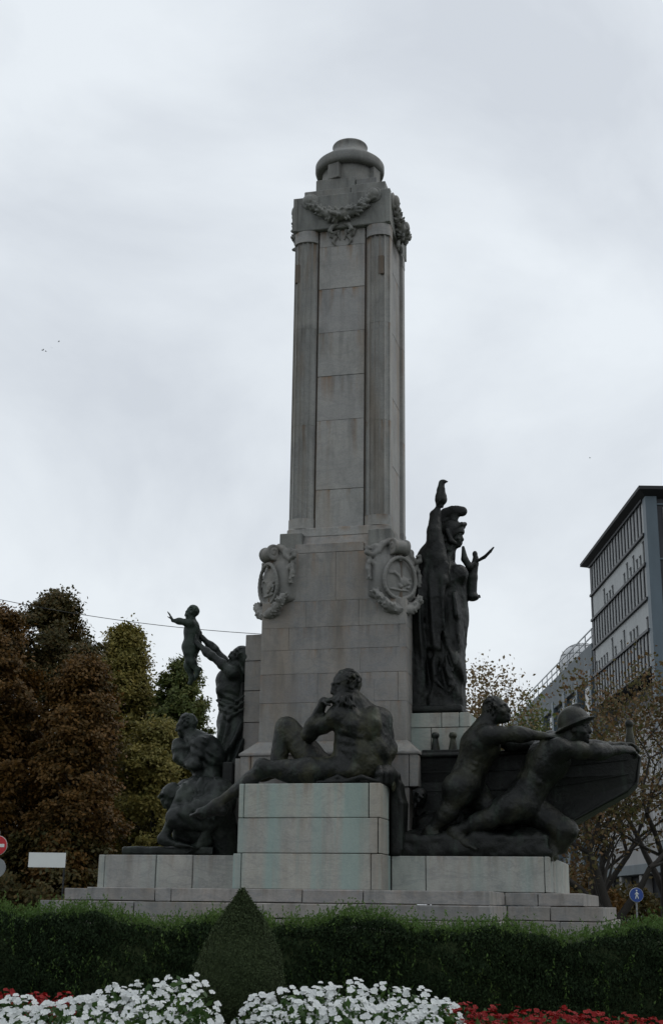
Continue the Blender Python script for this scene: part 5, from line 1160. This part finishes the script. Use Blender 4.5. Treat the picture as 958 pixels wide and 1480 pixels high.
def red_plant(x, y, Y, R, seed, label):
    top = PY(x, y, Y); gz = ground_z(top[0], Y); H_ = max(.16, top[2] - gz); rt = tag(empty('red_flower_plant', (top[0], Y, gz)), label, 'flowers', 'red flower plants in the front bed')
    foliage_mound(rt, R * .97, H_ * .93, 700, seed); g = np.random.default_rng(seed); V = []; F = []
    tubes('stem', [([(0, 0, -.02), (q * R * .4, w * R * .4, H_ * .7)], [.005, .003]) for q, w in ((1, 0), (-1, 0), (0, 1), (0, -1))], 'leaf_bed', rt, 4)
    for i in range(230):
        a = g.uniform(0, 6.283); e = math.acos(g.uniform(.0, 1)); dv = np.array([math.sin(e) * math.cos(a), math.sin(e) * math.sin(a), math.cos(e)]); p = dv * np.array([R, R, H_]) * g.uniform(.92, 1.08)
        Mq = np.array(Vector(dv + g.normal(0, .5, 3) + np.array([0, -.3, .2])).normalized().to_track_quat('Z', 'Y').to_matrix()); n0 = len(V) * len(rv); V.append(rv @ Mq.T + p); F.append(rf + n0)
    o = from_np('blossoms', np.concatenate(V), np.concatenate(F), 'petal_red', rt); o['kind'] = 'stuff'
for i, (x, y, Y, R) in enumerate([(8, 1436, -9.9, .18), (54, 1438, -9.9, .17), (98, 1439, -9.9, .17)]): red_plant(x, y, Y, R, 300 + i, 'red flowering bedding plant behind the white flowers, before the hedge')
for i, (x, y, Y, R) in enumerate([(668, 1452, -10.2, .2), (712, 1458, -10.3, .24), (760, 1461, -10.3, .24), (808, 1462, -10.3, .24), (856, 1466, -10.3, .24), (905, 1470, -10.4, .24), (950, 1476, -10.4, .24), (690, 1470, -10.6, .22), (740, 1474, -10.6, .24)]): red_plant(x, y, Y, R, 320 + i, 'red flowering bedding plant in the low drift beside the white flowers')

# ================================================================== SIGNS, WIRE, CAR, BIRDS
def disc(name, r, y0, y1, m, parent, z, x=0, seg=28):
    v = []; f = []
    for y in (y0, y1):
        for i in range(seg): a = 2 * math.pi * i / seg; v.append((x + r * math.cos(a), y, z + r * math.sin(a)))
    bm = bmesh.new(); vv = [bm.verts.new(q) for q in v]; bm.faces.new(vv[:seg]); bm.faces.new(vv[seg:][::-1])
    for i in range(seg): bm.faces.new((vv[i], vv[(i + 1) % seg], vv[seg + (i + 1) % seg], vv[seg + i]))
    bmesh.ops.recalc_face_normals(bm, faces=bm.faces[:]); return bm_obj(name, bm, m, parent)
c = PY(-3, 1222, 14); ns = tag(empty('no_entry_sign', (c[0], 14, 0)), 'round red no entry sign with white bar on a grey pole', 'sign')
z = c[2]; disc('plate', .225, -.03, -.01, 'sign_red', ns, z); disc('plate_edge', .235, -.01, .0, 'sign_white', ns, z)
bx = lambda nm, a0, a1, b0, b1, c0_, c1_, m, par: (lambda bm: (bm_box(bm, a0, a1, b0, b1, c0_, c1_), bm_obj(nm, bm, m, par))[1])(bmesh.new())
bx('bar', -.17, .17, -.035, -.029, z - .038, z + .038, 'sign_white', ns); tubes('pole', [([(0, .04, -.05), (0, .04, z + .34)], [.03, .03])], 'sign_grey', ns)
disc('rear_plate', .225, .02, .04, 'sign_blue', ns, z - .52); disc('rear_plate_edge', .235, .04, .05, 'sign_grey', ns, z - .52); disc('rear_plate_edge', .235, .0, .02, 'sign_grey', ns, z - .52)
a0 = PY(43, 1232, 14); a1 = PY(94, 1254, 14); pn = tag(empty('panel_sign', (a1[0], 14, 0)), 'blank white rectangular panel sign on a dark post', 'sign')
bx('panel', a0[0] - a1[0], .01, -.03, 0, a1[2], a0[2], 'sign_white', pn); tubes('post', [([(-.02, .04, -.05), (-.02, .04, a0[2] + .02)], [.022, .022])], 'post_dark', pn); bx('bracket', -.1, .03, .0, .03, (a0[2] + a1[2]) / 2 - .03, (a0[2] + a1[2]) / 2 + .03, 'post_dark', pn)
c = PY(919, 1293.5, 12); bs = tag(empty('blue_sign', (c[0], 12, 0)), 'small round blue sign with white walking figure on a thin pole', 'sign'); z = c[2]
disc('plate', .15, -.03, -.01, 'sign_blue', bs, z); disc('plate_edge', .157, -.01, 0, 'sign_white', bs, z); tubes('pole', [([(0, .03, -.05), (0, .03, z + .15)], [.02, .02])], 'sign_grey', bs)
tubes('pictogram', [([(0, -.034, z + .02), (.0, -.034, z + .06)], [.02, .02]), ([(0, -.034, z + .02), (-.03, -.034, z - .08)], [.012, .01]), ([(0, -.034, z + .02), (.035, -.034, z - .08)], [.012, .01]), ([(-.04, -.034, z + .01), (0, -.034, z + .06), (.045, -.034, z + .015)], [.009, .01, .009]), ([(0, -.034, z + .08), (0, -.034, z + .11)], [.018, .018])], 'sign_white', bs, 6)
w0, w1 = PY(-60, 860, 14), PY(440, 926, 14)
wire = []
for t in np.linspace(0, 1, 25): p = w0 + (w1 - w0) * t; p[2] -= .22 * 4 * t * (1 - t) - .0; wire.append(p + np.array([0, 0, .12]))
wo = tubes('overhead_wire', [(wire, [.0085] * 25)], 'wire', None, 5); tag(wo, 'thin overhead cable crossing the sky behind the lifted bronze child', 'cable')
for p, lab in ((w1, 'slim cable pole hidden behind the monument pedestal'), (w0, 'slim cable pole beyond the autumn trees')):
    po = tag(empty('cable_pole', (p[0], 14.1, 0)), lab, 'pole'); tubes('shaft', [([(0, 0, -.05), (0, 0, p[2] + .3)], [.09, .055])], 'sign_grey', po); tubes('hook', [([(0, 0, p[2] + .12), (0, -.12, p[2] + .12)], [.02, .02])], 'sign_grey', po)
def bird(px, py, Y, sp, seed):
    r_ = random.Random(seed); p = PY(px, py, Y); o = sp
    V = [(0, .3 * o, 0), (0, -.3 * o, 0), (-.06 * o, 0, .05 * o), (.06 * o, 0, .05 * o), (0, 0, -.06 * o), (-.5 * o, -.05 * o, .2 * o), (-.25 * o, .12 * o, .16 * o), (.5 * o, -.05 * o, .2 * o), (.25 * o, .12 * o, .16 * o)]
    F = [(0, 2, 3), (0, 4, 2), (0, 3, 4), (1, 3, 2), (1, 2, 4), (1, 4, 3), (2, 6, 5), (2, 5, 1), (3, 7, 8), (3, 1, 7)]
    b_ = from_np('bird', V, F, 'bird'); b_.location = p; b_.rotation_euler = (r_.uniform(-.3, .3), r_.uniform(-.4, .4), r_.uniform(0, 6)); return tag(b_, 'tiny dark bird flying in a loose flock in the grey sky' if px < 400 else 'tiny dark bird flying alone beside the shaft', 'bird', 'birds in the sky' if px < 400 else None)
for i, (x, y) in enumerate(((62, 506), (67, 508), (75, 503), (85, 494))): bird(x, y, 90, .34, i)
bird(852, 662, 90, .3, 9)
